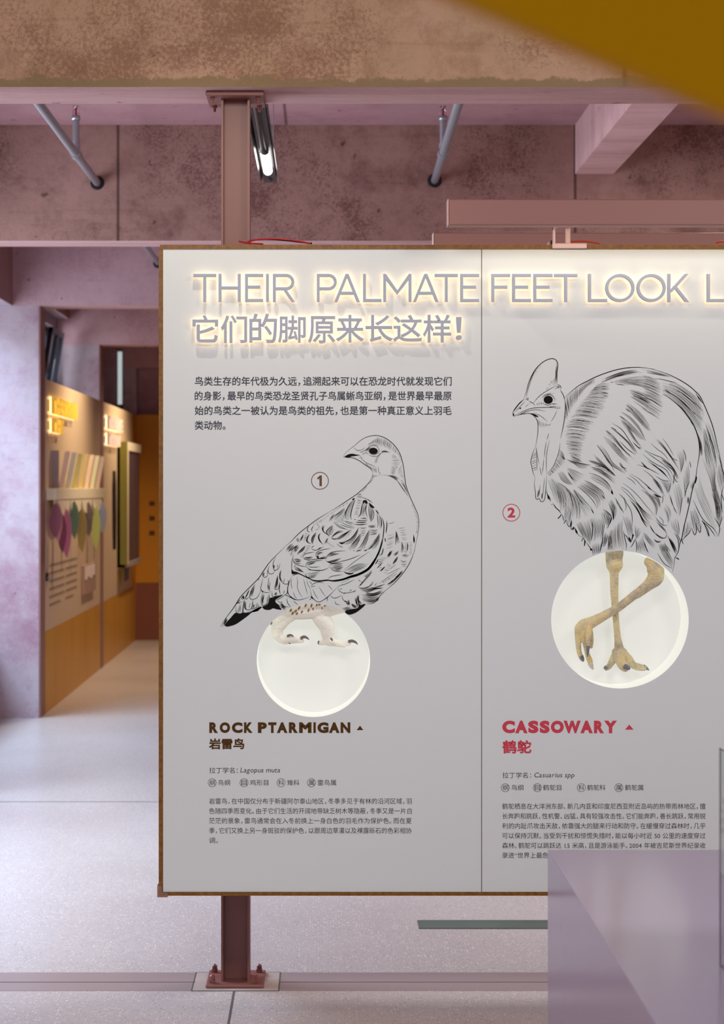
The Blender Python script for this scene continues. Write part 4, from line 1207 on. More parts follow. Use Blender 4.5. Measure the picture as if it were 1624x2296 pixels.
CASSOWARY = """
f S 1.7: 270,630 300,540 340,400 420,240 530,130 640,85 705,105 730,170 720,280 720,420
f S 1.5: 820,612 830,740 820,880 800,1010 765,1165; 760,505 800,570 822,640
f S 1.1: 760,1215 745,1330 710,1440 660,1550 580,1640; 300,600 330,480 390,310 470,190; 390,690 480,590 580,520 720,440; 720,430 770,460 765,500
f L 12 0.8 1: 715,130 700,250 690,350 610,440 | 730,170 720,300 715,420 660,450
f T 14 0.8 1: 640,350 560,500 420,640 | 660,400 590,510 440,650
f T 30 0.7 1: 300,600 330,480 390,310 500,165 | 312,605 348,485 410,330 510,180
f L 5 0.9: 720,435 770,460 700,490 | 690,460 720,480 660,495
f S 2.4: 275,632 210,690 140,780 118,825
f S 1.3: 118,830 130,862 200,845 270,830 350,825 410,860 450,920 462,1000 455,1120 435,1240 425,1280; 130,862 250,800 380,755 500,745 640,742 740,755 765,740 720,735; 290,625 320,640 330,620 300,615
f S 1.0: 250,830 320,795 440,775 565,795; 330,650 400,690 420,730; 150,810 210,740 290,660; 600,740 680,730 720,735; 200,845 270,810 330,790
f F: 203,757 235,742 225,765; 350,822 410,830 470,870 430,868 395,850; 120,830 135,820 140,855 130,862; 180,845 260,825 300,830
f T 10 1.0: 280,750 330,710 390,680 | 295,728 335,688 372,668
f E: 600,640,62,55,0.0
f S 1.2: 520,620 570,580 640,575 690,630 680,660; 530,690 600,712 670,685
f S 0.9: 510,610 560,570 640,560; 650,700 720,695; 400,815 500,860 590,935; 715,780 690,850 635,940; 580,970 610,985 635,960; 650,700 690,690
f T 9 0.9: 430,690 480,670 540,670 | 450,720 500,712 545,700; 570,572 610,562 660,568 | 580,555 620,545 675,550
f T 14 0.8 1: 440,880 500,920 590,960 | 470,1012 525,1015 580,1000
f S 1.0: 610,1090 590,1150 580,1180; 575,1200 560,1290 545,1420; 540,1440 530,1540 520,1630; 620,1180 590,1300 575,1420 575,1560 580,1640; 440,1280 455,1400 480,1520; 485,1540 500,1620 515,1660; 435,1290 445,1450 450,1600
f S 1.3: 425,1280 395,1350 365,1470 378,1540 395,1620 425,1692
f T 13 1.1: 440,1330 445,1450 450,1590 | 402,1380 362,1480 400,1620
f S 1.3: 425,1690 412,1780 425,1870 430,1960 450,1985 475,1970 500,2010 530,2012 555,1960 570,1800 580,1660
f S 0.9: 490,1780 480,1940; 550,1690 535,1850 522,1960
f L 4 0.8: 470,1850 460,1900 450,1960 | 482,1850 475,1910 465,1965; 510,1900 508,1950 510,1990 | 525,1880 522,1930 520,1985
h S 1.9: 50,665 150,570 300,450 450,370 620,285 800,215 1000,155 1200,120 1400,110 1624,135 1700,148
i S 1.9: 150,143 300,185 500,250 650,320 800,400 950,500 1050,590 1140,680 1220,840 1290,1000 1370,1200 1430,1400 1480,1620 1530,1830 1590,2080
k S 1.8: 1330,0 1380,200 1427,360 1450,420
h T 60 0.9 1: 60,680 130,590 250,490 400,405 620,290 | 110,1010 180,880 250,770 440,490 580,420
h T 14 0.9 1: 55,700 66,850 55,1000 | 85,900 115,1010 70,1080
h T 34 0.9: 600,460 400,680 230,920 60,1200 60,1400 90,1600 160,1760 | 890,420 850,640 780,850 620,1080 490,1300 400,1520 350,1820
h T 105 0.8 1 0.12: 600,460 400,680 230,920 60,1200 60,1400 90,1600 160,1760 | 890,420 850,640 780,850 620,1080 490,1300 400,1520 350,1820
h T 30 0.8 0 0.12: 560,500 370,730 230,920 60,1200 60,1400 90,1600 160,1760 | 870,430 850,640 780,850 620,1080 490,1300 400,1520 350,1820
h L 14 0.9 1: 720,340 900,260 1100,190 1320,145 | 720,400 1000,290 1300,210 1480,210; 880,385 1100,310 1400,260 1624,260 | 1160,440 1300,430 1500,480 1624,530
h L 8 0.9: 720,340 900,260 1100,190 1320,145 | 720,400 1000,290 1300,230 1480,215; 900,385 1100,340 1400,320 1624,330 | 1160,440 1300,430 1500,480 1624,530
h L 20 0.9 1: 1240,500 1400,540 1624,620 | 1250,660 1400,740 1624,900
h L 8 0.9: 1240,520 1400,570 1624,660 | 1250,690 1400,800 1624,960
h S 1.2: 1300,630 1450,680 1624,780; 890,385 930,380; 980,410 1150,440; 590,495 630,480; 730,575 800,580 850,600; 740,630 850,635
i L 34 0.9 1: 0,270 150,300 350,370 | 0,720 200,800 430,960
i L 14 0.9: 0,720 150,800 420,970 | 0,960 150,1040 350,1160; 0,290 150,330 370,400 | 0,720 200,800 430,960
i L 10 0.9 1: 0,150 200,190 450,260 650,330 | 60,230 250,260 420,290 520,300
i L 32 0.9 1: 410,380 650,420 900,560 1090,720 1230,1010 | 410,650 650,790 850,1000 1000,1200 1180,1470
i L 16 0.9: 410,400 650,460 900,600 1090,760 1230,1040 | 410,650 650,790 850,1000 1000,1200 1180,1470
i S 1.2: 410,560 640,680 850,850 1050,1040 1200,1150; 610,545 800,640 1000,790 1210,985; 440,550 560,620; 250,340 400,360 700,430
i S 2.4: 420,650 600,770 780,930 920,1110 1020,1260 1090,1430 1130,1600 1140,1760 1120,1950 1090,2118
i L 18 0.9 1: 1240,1100 1350,1300 1450,1600 1560,2000 | 1190,1480 1220,1640 1240,1850 1290,2118
i L 8 1.0: 1240,1200 1350,1450 1430,1700 1500,2050 | 1200,1480 1230,1700 1260,1900 1300,2118
i S 1.4: 1260,1250 1350,1500 1430,1750 1480,2110; 1060,620 1140,760 1230,850; 1100,680 1180,790
i L 10 1.0: 1090,1380 1160,1560 1190,1700 1210,1900 | 1130,1560 1150,1700 1160,1850 1180,1930; 880,1050 950,1150 1000,1250 | 930,1100 980,1220 1020,1280
i F: 905,1085 950,1130 985,1200 940,1140
h L 7 0.9 1: 1050,1000 1200,1080 1400,1280 1520,1440 | 1080,1070 1230,1210 1400,1400 1520,1460; 1180,790 1350,930 1500,1110 1624,1250 | 1160,850 1350,1040 1500,1200 1600,1290
h L 4 0.9: 1090,1080 1200,1180 1350,1420 1460,1560 | 1100,1130 1200,1260 1330,1450 1460,1580; 1060,910 1250,1010 1420,1200 1530,1440 | 1070,930 1220,1040 1400,1250 1520,1440; 1200,750 1400,900 1550,1080 1640,1260 | 1190,800 1380,1000 1540,1190 1620,1280
h L 7 0.9 1: 910,1200 1050,1310 1230,1480 1380,1680 | 860,1200 1000,1300 1200,1490 1340,1700; 800,1340 940,1470 1070,1640 1260,1830 | 720,1400 860,1520 1040,1720 1240,1890
h L 9 0.9 1: 830,1240 960,1370 1150,1620 1330,1780 | 800,1310 950,1440 1100,1600 1300,1780; 700,1520 820,1640 950,1860 1180,2010 | 640,1530 740,1680 880,1880 1150,2050
h S 1.4: 1050,1450 1100,1500 1200,1600 1340,1700; 640,1530 750,1670 880,1860 960,2000; 1050,1000 1080,1010 1180,1080; 1090,1080 1200,1180 1300,1300; 930,1480 1050,1610 1120,1710; 1060,1840 1110,1920 1180,2005; 920,1130 1100,1250 1250,1470 1380,1680; 1180,790 1300,890; 1050,1850 1100,1930 1190,1950; 1340,1510 1400,1570 1460,1580; 1290,1460 1350,1530 1440,1610; 800,1260 900,1340; 900,1200 1000,1260; 1160,860 1250,930
h L 6 0.9: 590,1680 700,1790 900,1990 1020,2111 | 580,1710 680,1840 850,2000 960,2111
h L 8 0.9 1: 460,1800 600,1820 750,1890 850,1980 | 480,1810 600,1870 700,1910 830,1970
h L 10 1.0: 600,1900 750,1920 900,2010 980,2100 | 520,1930 650,2000 800,2080 900,2111
h S 1.6: 90,1780 150,1810 260,1840 400,1870 520,1892; 600,1902 760,1925 900,2010 980,2090
h L 9 0.9 1: 110,1790 230,1830 380,1870 510,1890 | 130,1830 230,1870 320,1940 440,1950; 150,1700 250,1750 380,1830 | 160,1800 230,1820 330,1850
h F: 0,1700 30,1740 65,1785 30,1770
g T 36 1.0: 620,30 560,200 500,350 380,520 | 720,200 690,330 590,420 440,560
g L 16 0.9 1: 620,430 700,500 770,600 870,700 | 580,480 640,620 740,690 830,720; 750,390 920,450 1090,530 | 750,470 820,590 910,710
g L 10 0.9 1: 1140,490 1300,560 1460,650 1550,820 | 1150,560 1250,640 1400,720 1530,830
g L 9 1.0: 1180,380 1350,420 1500,530 1624,600 | 1170,400 1330,490 1500,600 1624,720
g L 26 0.9: 1060,630 1250,730 1400,820 1450,980 | 930,730 1080,840 1250,980 1300,1130
g L 12 0.9: 860,780 1000,900 1150,1060 1290,1190 | 830,780 900,930 1010,1150 1080,1290
g L 24 1.0: 380,540 420,700 480,850 520,1000 | 640,690 780,800 860,1000 870,1330
g L 14 1.0 1: 660,700 780,880 850,1100 860,1320 | 860,860 950,1000 990,1180 980,1330; 500,640 560,800 600,1000 610,1180 | 650,730 720,900 740,1050 700,1180
g S 1.3: 370,800 385,880 400,920 430,980; 1140,490 1280,530 1420,610 1520,720 1570,850; 780,500 820,570 900,640; 1060,625 1200,690 1330,770; 770,490 800,540; 930,730 1100,870 1220,1000 1300,1140; 870,790 960,950 1060,1080; 1200,1150 1230,1230 1170,1120
g F: 370,820 395,880 430,930 450,1010 415,960 400,975 385,900; 1560,790 1590,880 1545,850; 1380,880 1420,930 1440,970 1400,930
g S 2.0: 490,1040 540,1120 600,1175 640,1232; 640,1232 620,1280 578,1322 655,1245
g S 1.5: 480,1060 463,1072; 655,1245 675,1310 692,1375; 735,1342 710,1380 678,1418; 735,1345 750,1420 792,1472 815,1400 828,1320; 820,1350 815,1440 825,1520 870,1470 848,1532 885,1490 905,1560 935,1600 1000,1650 1035,1660; 1035,1660 1030,1700 1010,1740 1040,1680 1065,1720 1062,1822 1085,1740; 1085,1740 1130,1800 1170,1860 1175,1905 1195,1870 1215,1940 1228,2000
g F: 900,1500 940,1570 925,1590 905,1540; 1062,1700 1085,1740 1062,1815; 1165,1840 1200,1890 1180,1900; 820,1340 835,1400 820,1480
g L 12 1.0: 730,1050 700,1200 690,1370 | 830,1120 830,1250 790,1450
g L 12 1.0: 900,1370 940,1480 1030,1650 | 1000,1390 1080,1560 1170,1800; 1000,1390 1080,1550 1170,1830 | 1130,1320 1180,1480 1200,1740
g L 24 1.0: 1140,1320 1190,1500 1180,1740 | 1380,1300 1430,1450 1390,1690
g L 16 1.0: 1180,1790 1210,1880 1240,1990 | 1390,1740 1370,1860 1340,1960
g S 1.5: 1430,1440 1400,1600 1380,1780 1345,1960; 1400,1150 1500,1220 1555,1330 1480,1490; 1190,1320 1215,1480 1190,1720; 1580,1170 1590,1340 1600,1200
g L 12 0.9: 1340,1210 1400,1330 1430,1430 | 1480,1180 1560,1300 1500,1480
g L 7 0.9: 1490,1020 1550,1180 1590,1340 | 1560,960 1624,1100 1624,1200; 1420,1570 1400,1700 1370,1860 | 1500,1590 1470,1750 1440,1830
g L 12 0.9 1: 1480,1640 1490,1800 1470,1920 | 1560,1560 1560,1760 1600,1900
j L 28 0.9 1: 130,1720 110,1900 90,2090 | 400,1460 380,1700 440,2050
j L 10 0.9: 130,1720 110,1900 90,2090 | 400,1460 380,1700 440,2050
j S 1.6: 390,1700 420,1850 445,1960 440,2060; 410,1760 470,1840 490,1900; 515,1930 545,1870 575,1790; 605,1850 565,1950 520,2010; 605,1850 630,1930 635,2105; 770,1900 800,2000 850,2111
j L 13 0.9: 370,1420 430,1600 500,1880 | 530,1480 560,1650 580,1780
j L 9 0.9 1: 590,1570 600,1700 620,1850 | 720,1700 690,1780 640,1870
j L 14 0.9: 640,1930 650,2050 660,2111 | 740,1780 780,1950 850,2111
j F: 485,1810 525,1860 520,1920 490,1870; 560,1760 582,1790 540,1860; 195,1440 210,1480 212,1520 200,1490
j L 8 0.9: 100,1200 150,1330 210,1500 | 240,1200 270,1320 240,1480; 20,1320 60,1480 90,1650 | 60,1330 170,1440 110,1640; 250,1120 310,1260 390,1370 | 260,1190 320,1270 395,1380
j S 1.3: 240,1100 320,1240 400,1380; 310,1030 400,1120 440,1250 430,1340; 400,1090 450,1200 530,1340 555,1500 550,1620; 20,1315 110,1370 170,1460 110,1645 80,1650
j L 10 0.9: 470,1100 620,1300 720,1480 820,1640 | 540,1170 640,1280 760,1500 870,1590
j S 1.0: 340,920 480,1060 660,1250 870,1420; 350,900 470,980 560,1080 640,1200; 380,840 500,920 650,1060 800,1240 970,1440; 450,730 550,790 620,870; 490,690 620,780 730,900 840,1000; 520,670 650,740 760,830 880,940 1090,1100
j S 1.8: 600,1150 690,1260 790,1370; 680,1380 740,1520 820,1640; 830,910 880,945 920,970
j L 14 0.9 1: 620,1170 740,1310 840,1410 970,1450 | 630,1210 740,1420 820,1540 880,1590
j L 6 0.9: 690,770 800,860 920,970 | 720,790 820,880 920,970; 700,950 850,1080 960,1260 980,1440 | 750,940 900,1060 1020,1250 1000,1400; 860,1060 980,1140 1060,1290 | 940,1030 1040,1110 1070,1280
j F: 940,1025 1000,1050 1090,1100 1000,1082; 1305,680 1320,740 1308,840; 1060,960 1090,1020 1085,1000
j S 1.2: 1110,1050 1110,1150 1090,1210; 750,590 880,690 1000,820 1080,970 1150,1080; 980,710 1100,780 1200,800 1250,790; 1245,800 1250,880 1210,1030; 640,500 800,550 900,600 1050,680; 830,430 950,520 1100,620 1240,790; 750,310 870,420 1000,500 1180,610 1290,830; 780,240 900,340 1100,480 1250,620 1300,740; 780,240 950,320 1110,390 1280,540 1380,720
j L 6 0.9: 900,750 1000,880 1070,980 | 940,740 1060,870 1150,1070; 1030,770 1120,870 1200,1020 | 1180,790 1240,870 1210,1010; 690,420 780,510 860,590 | 720,460 800,560 870,590; 860,440 1000,540 1150,680 1245,790 | 930,500 1050,600 1150,690 1240,780; 1070,400 1200,450 1310,570 1410,750 | 1080,410 1180,520 1300,620 1380,820
j S 1.4: 1320,650 1312,780 1295,870; 1320,740 1350,800 1390,822; 1080,400 1180,470 1270,540; 1480,220 1525,350 1532,450; 1470,1090 1440,1270 1420,1430; 1600,800 1540,950 1510,1100; 1240,320 1270,370; 1195,1600 1120,1605 1040,1540 980,1460; 1180,1750 1160,1830 1060,1830 980,1740; 1600,440 1624,560
j S 1.0: 890,110 1010,220 1130,310 1220,430; 1100,20 1200,150 1310,340; 1040,1440 1110,1520 1120,1600; 1270,380 1330,410 1385,432
j L 7 0.9: 950,40 1100,180 1250,370 1430,640 | 1030,30 1150,180 1270,350 1380,440; 1480,690 1500,900 1510,1130 | 1570,460 1600,700 1580,850
j L 9 0.9 1: 1350,300 1410,420 1440,660 | 1480,220 1500,440 1440,640; 1300,900 1340,1100 1410,1430 | 1400,850 1460,1050 1440,1300
j L 5 0.9: 1220,1040 1280,1220 1400,1430 | 1250,1050 1280,1180 1330,1370; 1100,1320 1170,1420 1195,1600 | 1170,1190 1250,1350 1260,1470; 970,1500 1050,1620 1180,1740 | 1060,1590 1160,1690 1180,1790; 860,1610 960,1750 1150,1840 | 880,1600 990,1780 1120,1870; 950,1850 1000,1890 1110,1890 | 950,1870 1000,1920 1060,1920
j L 9 0.9: 770,1710 880,1850 1010,1990 | 740,1760 830,1900 930,2020; 1250,1500 1280,1650 1400,1800 | 1400,1480 1420,1650 1410,1790; 1300,1730 1380,1850 1400,2000 | 1420,1810 1410,1880 1390,2090; 1190,1790 1280,1960 1340,2111 | 1240,1830 1320,1960 1380,2100
j L 14 0.9: 1030,1950 1060,2030 1100,2111 | 1150,1930 1230,2030 1290,2111
k S 1.9: 970,0 930,250 900,450 840,660 790,900 740,1120 690,1320 650,1530 610,1640 590,1760 550,1850 520,1890 510,2000 480,2150
k S 1.6: 655,1540 660,1600 682,1648; 520,1880 600,1922 555,1885; 830,1335 780,1440 700,1520 665,1570; 830,1330 855,1410 892,1472 920,1380 915,1240; 930,1320 960,1390 992,1422 1000,1250; 1010,1200 1080,1310 1150,1502 1125,1370 1040,1220; 1030,1220 1150,1330 1275,1505; 1320,1502 1345,1330 1240,1140; 1322,1502 1240,1360 1030,1170 860,830
k F: 905,380 930,420 905,520 890,500; 1020,1200 1070,1260 1090,1310 1040,1240
k L 10 0.9: 880,600 960,850 1100,1150 1320,1490 | 980,380 1050,640 1140,850 1220,1070
k L 14 1.0: 790,960 830,1200 890,1460 | 900,980 980,1200 990,1400
k L 16 0.9 1: 1010,60 1100,300 1190,560 1340,1320 | 1240,0 1280,250 1270,500 1380,970
k L 12 1.0: 1180,590 1250,800 1280,1150 1340,1320 | 1260,500 1340,780 1390,1000 1360,1250
k L 14 0.9 1: 1300,260 1310,450 1380,700 | 1350,140 1420,300 1427,500; 1200,700 1260,900 1290,1150 | 1290,800 1360,1000 1350,1200
k S 1.5: 1427,540 1395,650 1375,800 1390,1000 1408,1062; 1385,720 1427,850; 1390,1120 1385,1180 1360,1250 1345,1330
k L 10 0.9 1: 700,1270 680,1400 670,1560 | 800,1200 820,1300 740,1480; 740,760 750,830 745,900 | 790,760 785,830 780,900; 800,560 820,600 840,640 | 870,420 870,520 850,620
k L 16 0.9: 200,1650 300,1850 470,2090 | 340,1600 420,1800 510,1970
k S 1.4: 200,1800 320,1990 470,2090; 390,1480 480,1700 550,1830; 540,1450 600,1520 620,1600
k L 5 0.9: 390,1480 450,1640 520,1800 | 440,1560 520,1700 580,1790
"""



def parse(cr_, s):
    x0, y0, k = CROP[cr_]
    return [(x0 + float(a) / k, y0 + float(b) / k) for a, b in (p.split(',') for p in s.split())]


def along(pts, n):
    """n+1 points at equal spacing on the spline through pts"""
    sm = cr(pts, 10)
    L_ = [0]
    for a, b in zip(sm, sm[1:]):
        L_.append(L_[-1] + math.hypot(b[0] - a[0], b[1] - a[1]))
    out, j = [], 0
    for i in range(n + 1):
        t = L_[-1] * i / n
        while j < len(L_) - 2 and L_[j + 1] < t:
            j += 1
        q = (t - L_[j]) / max(1e-9, L_[j + 1] - L_[j])
        out.append(tuple(a + (b - a) * q for a, b in zip(sm[j], sm[j + 1])))
    return out


class Pen:
    def __init__(self, niche):
        self.mb = {0: MB(), 1: MB()}
        self.n = niche

    def ok(self, p):
        return math.hypot(p[0] - self.n[0], p[1] - self.n[1]) > self.n[2] + 1.0 and p[0] < 1790

    def stroke(self, q, w, tone=0, taper=(0.35, 0.35)):
        n = len(q)
        L_ = []
        for i, p in enumerate(q):
            a, b = q[max(0, i - 1)], q[min(n - 1, i + 1)]
            dx, dy = b[0] - a[0], b[1] - a[1]
            l = math.hypot(dx, dy) or 1
            t = i / (n - 1)
            ww = w * min(1.0, 0.25 + t / max(taper[0], 1e-6), 0.25 + (1 - t) / max(taper[1], 1e-6)) / 2
            L_.append(((p[0] - dy / l * ww, p[1] + dx / l * ww), (p[0] + dy / l * ww, p[1] - dx / l * ww)))
        vs, fs = [], []
        for l, r in L_:
            vs += [U(*l, INK), U(*r, INK)]
        for i in range(n - 1):
            if self.ok(q[i]) and self.ok(q[i + 1]):
                fs.append((2 * i, 2 * i + 1, 2 * i + 3, 2 * i + 2))
        if fs:
            self.mb[tone].add(vs, fs)

    def fill(self, poly):
        q = along(poly + [poly[0]], 48)[:-1]
        if not all(self.ok(p) for p in q):
            q = [p if self.ok(p) else self.push(p) for p in q]
        tri = tessellate_polygon([[Vector((a, b, 0)) for a, b in q]])
        self.mb[0].add([U(a, b, INK * 1.2) for a, b in q], [tuple(t) for t in tri])

    def push(self, p):
        dx, dy = p[0] - self.n[0], p[1] - self.n[1]
        l = math.hypot(dx, dy) or 1
        r = self.n[2] + 1.0
        return (self.n[0] + dx / l * r, self.n[1] + dy / l * r)

    def run(self, data, thin=1.0):
        for ln in data.strip().splitlines():
            t = ln.split(':')
            hd, body = t[0].split(), t[1]
            c, op = hd[0], hd[1]
            if op == 'S':                                    # strokes, one per ; segment
                w = float(hd[2])
                for sg in body.split(';'):
                    p = parse(c, sg)
                    self.stroke(along(p, max(6, 5 * len(p))), w, int(hd[3]) if len(hd) > 3 else 0)
            elif op == 'F':
                for sg in body.split(';'):
                    self.fill(parse(c, sg))
            elif op == 'E':                                  # filled ellipse
                for sg in body.split(';'):
                    x, y, a, b, r = (float(z) for z in sg.split(','))
                    x0, y0, k = CROP[c]
                    self.fill([(x0 + (x + a * math.cos(th) * math.cos(r) - b * math.sin(th) * math.sin(r)) / k, y0 + (y + a * math.cos(th) * math.sin(r) + b * math.sin(th) * math.cos(r)) / k) for th in [2 * PI * i / 12 for i in range(12)]])
            elif op in 'LT':                                 # hatching between two guides
                n, w = int(hd[2]), float(hd[3])
                n = n if n < 8 else max(6, int(n * thin))
                tone = int(hd[4]) if len(hd) > 4 else 0
                bow = float(hd[5]) if len(hd) > 5 else 0.0
                for sg in body.split(';'):
                    A, Bp = (parse(c, z) for z in sg.split('|'))
                    for i in range(n):
                        t_ = (i + random.uniform(0.2, 0.8)) / n if n > 3 else i / max(1, n - 1)
                        if op == 'L':
                            a, b = along(A, 16), along(Bp, 16)
                            q = [(p[0] + (r[0] - p[0]) * t_, p[1] + (r[1] - p[1]) * t_) for p, r in zip(a, b)]
                            s0, s1 = (random.randint(0, 2), 16 - random.randint(0, 2)) if n > 3 else (0, 16)
                            q = q[s0:s1 + 1]
                        else:
                            a, b = along(A, 60)[int(t_ * 60)], along(Bp, 60)[int(t_ * 60)]
                            e0, e1 = random.uniform(0, .12), 1 - random.uniform(0, .12)
                            dx, dy = b[0] - a[0], b[1] - a[1]
                            q = []
                            for k in range(9):
                                z = e0 + (e1 - e0) * k / 8
                                m_ = bow * 4 * z * (1 - z)
                                q.append((a[0] + dx * z + dy * m_, a[1] + dy * z - dx * m_))
                        self.stroke(q, w * random.uniform(0.6, 1.05), 1 if tone and random.random() > 0.12 or random.random() > 0.6 else 0, (0.5, 0.5))


for nm, data, nc, sh in (('ptarmigan_drawing', PTARMIGAN, NICHE[0], LS), ('cassowary_drawing', CASSOWARY, NICHE[1], RS)):
    pen = Pen(nc)
    pen.run(data, 0.78 if nm[0] == 'p' else 0.62)
    MBX = MB()
    MBX.add(pen.mb[0].v, pen.mb[0].f)
    MBX.mi = 1
    MBX.add(pen.mb[1].v, pen.mb[1].f)
    MBX.build(nm, [M['ink'], M['inkgrey']], sh, fix=False)


# ------------------------------------------------------------------ specimens in the recesses
def organic(chains, nc, voxel=0.0022, smooth=6):
    mb = MB()
    for ch in chains:
        s = cr(ch, 8)
        pts = [(p[0], p[1], p[2]) for p in s]
        rad = [max(0.0012, p[3]) for p in s]
        mb.tube(pts, rad, 14)
        mb.ball(pts[0], rad[0])
        mb.ball(pts[-1], rad[-1])
    o = mb.build('form', M['skin'], smooth=True)
    rm = o.modifiers.new('r', 'REMESH')
    rm.mode, rm.voxel_size, rm.use_smooth_shade = 'VOXEL', voxel, True
    sm = o.modifiers.new('s', 'SMOOTH')
    sm.iterations, sm.factor = smooth, 0.5
    dg = bpy.context.evaluated_depsgraph_get()
    me = o.evaluated_get(dg).to_mesh()
    r = MB()
    c, R_ = U(nc[0], nc[1]), nc[2] * YF / F - 0.0015
    vs = []
    for v in me.vertices:                     # trimmed where the lining of the recess cuts it off
        x, z = v.co.x - c[0], v.co.z - c[2]
        l = math.hypot(x, z)
        k = min(1.0, R_ / l) if l else 1.0
        vs.append((c[0] + x * k, min(max(v.co.y, YF + 0.004), YF + 0.142), c[2] + z * k))
    r.add(vs, [tuple(p.vertices) for p in me.polygons])
    bpy.data.objects.remove(o)
    return r


def chain(crop, s, depth):
    x0, y0, k = crop
    out = []
    for p in s.split():
        a = [float(z) for z in p.split(',')]
        y = YF + depth + (a[3] / 1000 if len(a) > 3 else 0)
        q = W(x0 + a[0] / k, y0 + a[1] / k, y)
        out.append((q.x, q.y, q.z, a[2] / k * y / F))
    return out


KC = (1210, 1220, 4.511)
cl = thing('cassowary_legs', 'pair of scaly yellow cassowary legs crossed in the right round recess', 'specimen', W(1385, 1505, YF + 0.08))
st = [chain(KC, s, 0.088) for s in (
    '758,20,88 758,90,92 755,150,86 757,210,82 757,255,58 757,310,47 757,450,43 766,650,36 777,800,33 792,950,36 806,1060,52 810,1120,66',
    '760,205,88 757,235,70', '840,1100,46 900,1160,44 950,1225,38 1010,1245,38 1060,1253,30', '800,1110,60,-8 815,1170,54,-20 840,1230,46,-34 868,1258,38,-42',
    '785,1110,52 745,1170,40 705,1235,30 678,1255,27', '770,1090,40 850,1090,40')]
lg = organic(st, NICHE[1]).build('leg', M['skin'], cl, smooth=True, fix=False, label='straight standing leg')
nl = MB()
for s in ('1050,1240,26 1085,1258,17 1110,1277,4', ):
    c = chain(KC, s, 0.088)
    nl.tube([p[:3] for p in cr(c, 5)], [p[3] for p in cr(c, 5)], 12)
nl.build('claw', M['clawblue'], lg, smooth=True)
nl = MB()
c = chain(KC, '868,1240,32,-66 900,1255,24,-76 912,1268,8,-80', 0.088)
nl.tube([p[:3] for p in cr(c, 5)], [p[3] for p in cr(c, 5)], 12)
nl.build('claw', M['clawblue'], lg, smooth=True)
nl = MB()
c = chain(KC, '672,1248,22,-12 658,1256,12,-16 652,1262,4,-16', 0.088)
nl.tube([p[:3] for p in cr(c, 5)], [p[3] for p in cr(c, 5)], 12)
nl.build('claw', M['clawblue'], lg, smooth=True)
rs_ = [chain(KC, s, 0.045) for s in (
    '1105,180,50 1150,215,84 1178,270,86 1170,330,80 1120,395,62 1050,452,50 930,540,44 800,640,42 660,722,47 540,785,58 455,825,70 415,855,62',
    '1195,340,66 1190,385,40 1120,430,36 1000,520,28', '395,870,42 392,980,32 400,1080,27 422,1150,25 440,1180,14', '445,890,44,-6 458,1000,24,-10 485,1110,25,-10 508,1175,31,-8 522,1225,22,-8',
    '500,860,40,-18 492,960,28,-34 494,1030,22,-36', '505,870,34,8 528,960,22,10 522,1040,20,10', '505,860,30 528,905,20')]
lg = organic(rs_, NICHE[1]).build('leg', M['skin'], cl, smooth=True, fix=False, label='raised bent leg crossing in front')
for s, m in (('493,1030,20,-42 489,1090,14,-44 486,1142,3,-42', 'clawblue'), ('514,1205,27,-12 528,1240,22,-12 545,1268,6,-10', 'nailwhite'), ('420,1130,24,-4 436,1165,20,-4 445,1186,8,-4', 'clawblue')):
    nl = MB()
    c = chain(KC, s, 0.045)
    nl.tube([p[:3] for p in cr(c, 5)], [p[3] for p in cr(c, 5)], 12)
    nl.build('claw', M[m], lg, smooth=True)

KP = (560, 1330, 5.413)
pf = thing('ptarmigan_feet', 'white feathered belly and clawed feet of a ptarmigan in the left round recess', 'specimen', W(700, 1450, YF + 0.07))
bd = [chain(KP, s, 0.082) for s in (
    '330,250,70 450,200,120 600,170,155 800,150,160 960,120,165 1100,110,140', '330,300,70 380,330,80 480,270,90', '420,300,95 350,390,92 335,450,78 350,520,66 420,580,44 540,575,38 640,580,28',
    '420,560,40,-14 520,555,34,-20 560,565,26,-22', '870,300,110 930,390,102 945,450,92 950,530,74 955,590,52 1080,605,44 1210,612,28', '960,560,60 890,600,38 860,610,26', '1000,610,34,-20 1120,635,24,-22 1160,650,14,-22')]
bm_ = organic(bd, NICHE[0], 0.0026, 8)
bt = BVHTree.FromPolygons([Vector(v) for v in bm_.v], bm_.f)
body = bm_.build('plumage', M['featherwhite'], pf, smooth=True, fix=False)
mk = MB()
for (x, y, a, b, rot) in ((500, 205, 12, 24, .5), (525, 240, 14, 26, .6), (560, 215, 12, 26, .6), (575, 245, 13, 22, .6), (600, 180, 11, 28, .5), (635, 225, 12, 22, .5), (680, 150, 12, 26, .4), (715, 205, 12, 24, .3), (750, 150, 12, 26, .3), (770, 190, 9, 18, .3), (815, 145, 12, 16, .2), (848, 138, 14, 15, .2), (878, 180, 7, 16, .1), (912, 155, 10, 12, .2)):
    px, py = 560 + x / 5.413, 1330 + y / 5.413
    o_ = Vector((0, 0, CAMZ))
    hit = bt.ray_cast(o_, (W(px, py, 6.6) - o_).normalized())
    if hit[0]:
        c = hit[0]
        k = 6.6 / F / 5.413
        n0 = len(mk.v)
        mk.ball((0, 0, 0), a * k, 0.0022, b * k, 8, 6)
        R = Matrix.Rotation(rot, 3, 'Y')
        for i in range(n0, len(mk.v)):
            mk.v[i] = tuple(R @ Vector(mk.v[i]) + c)
mk.build('feather_markings', M['featherbrown'], pf, smooth=True, label='brown barred feather tips')
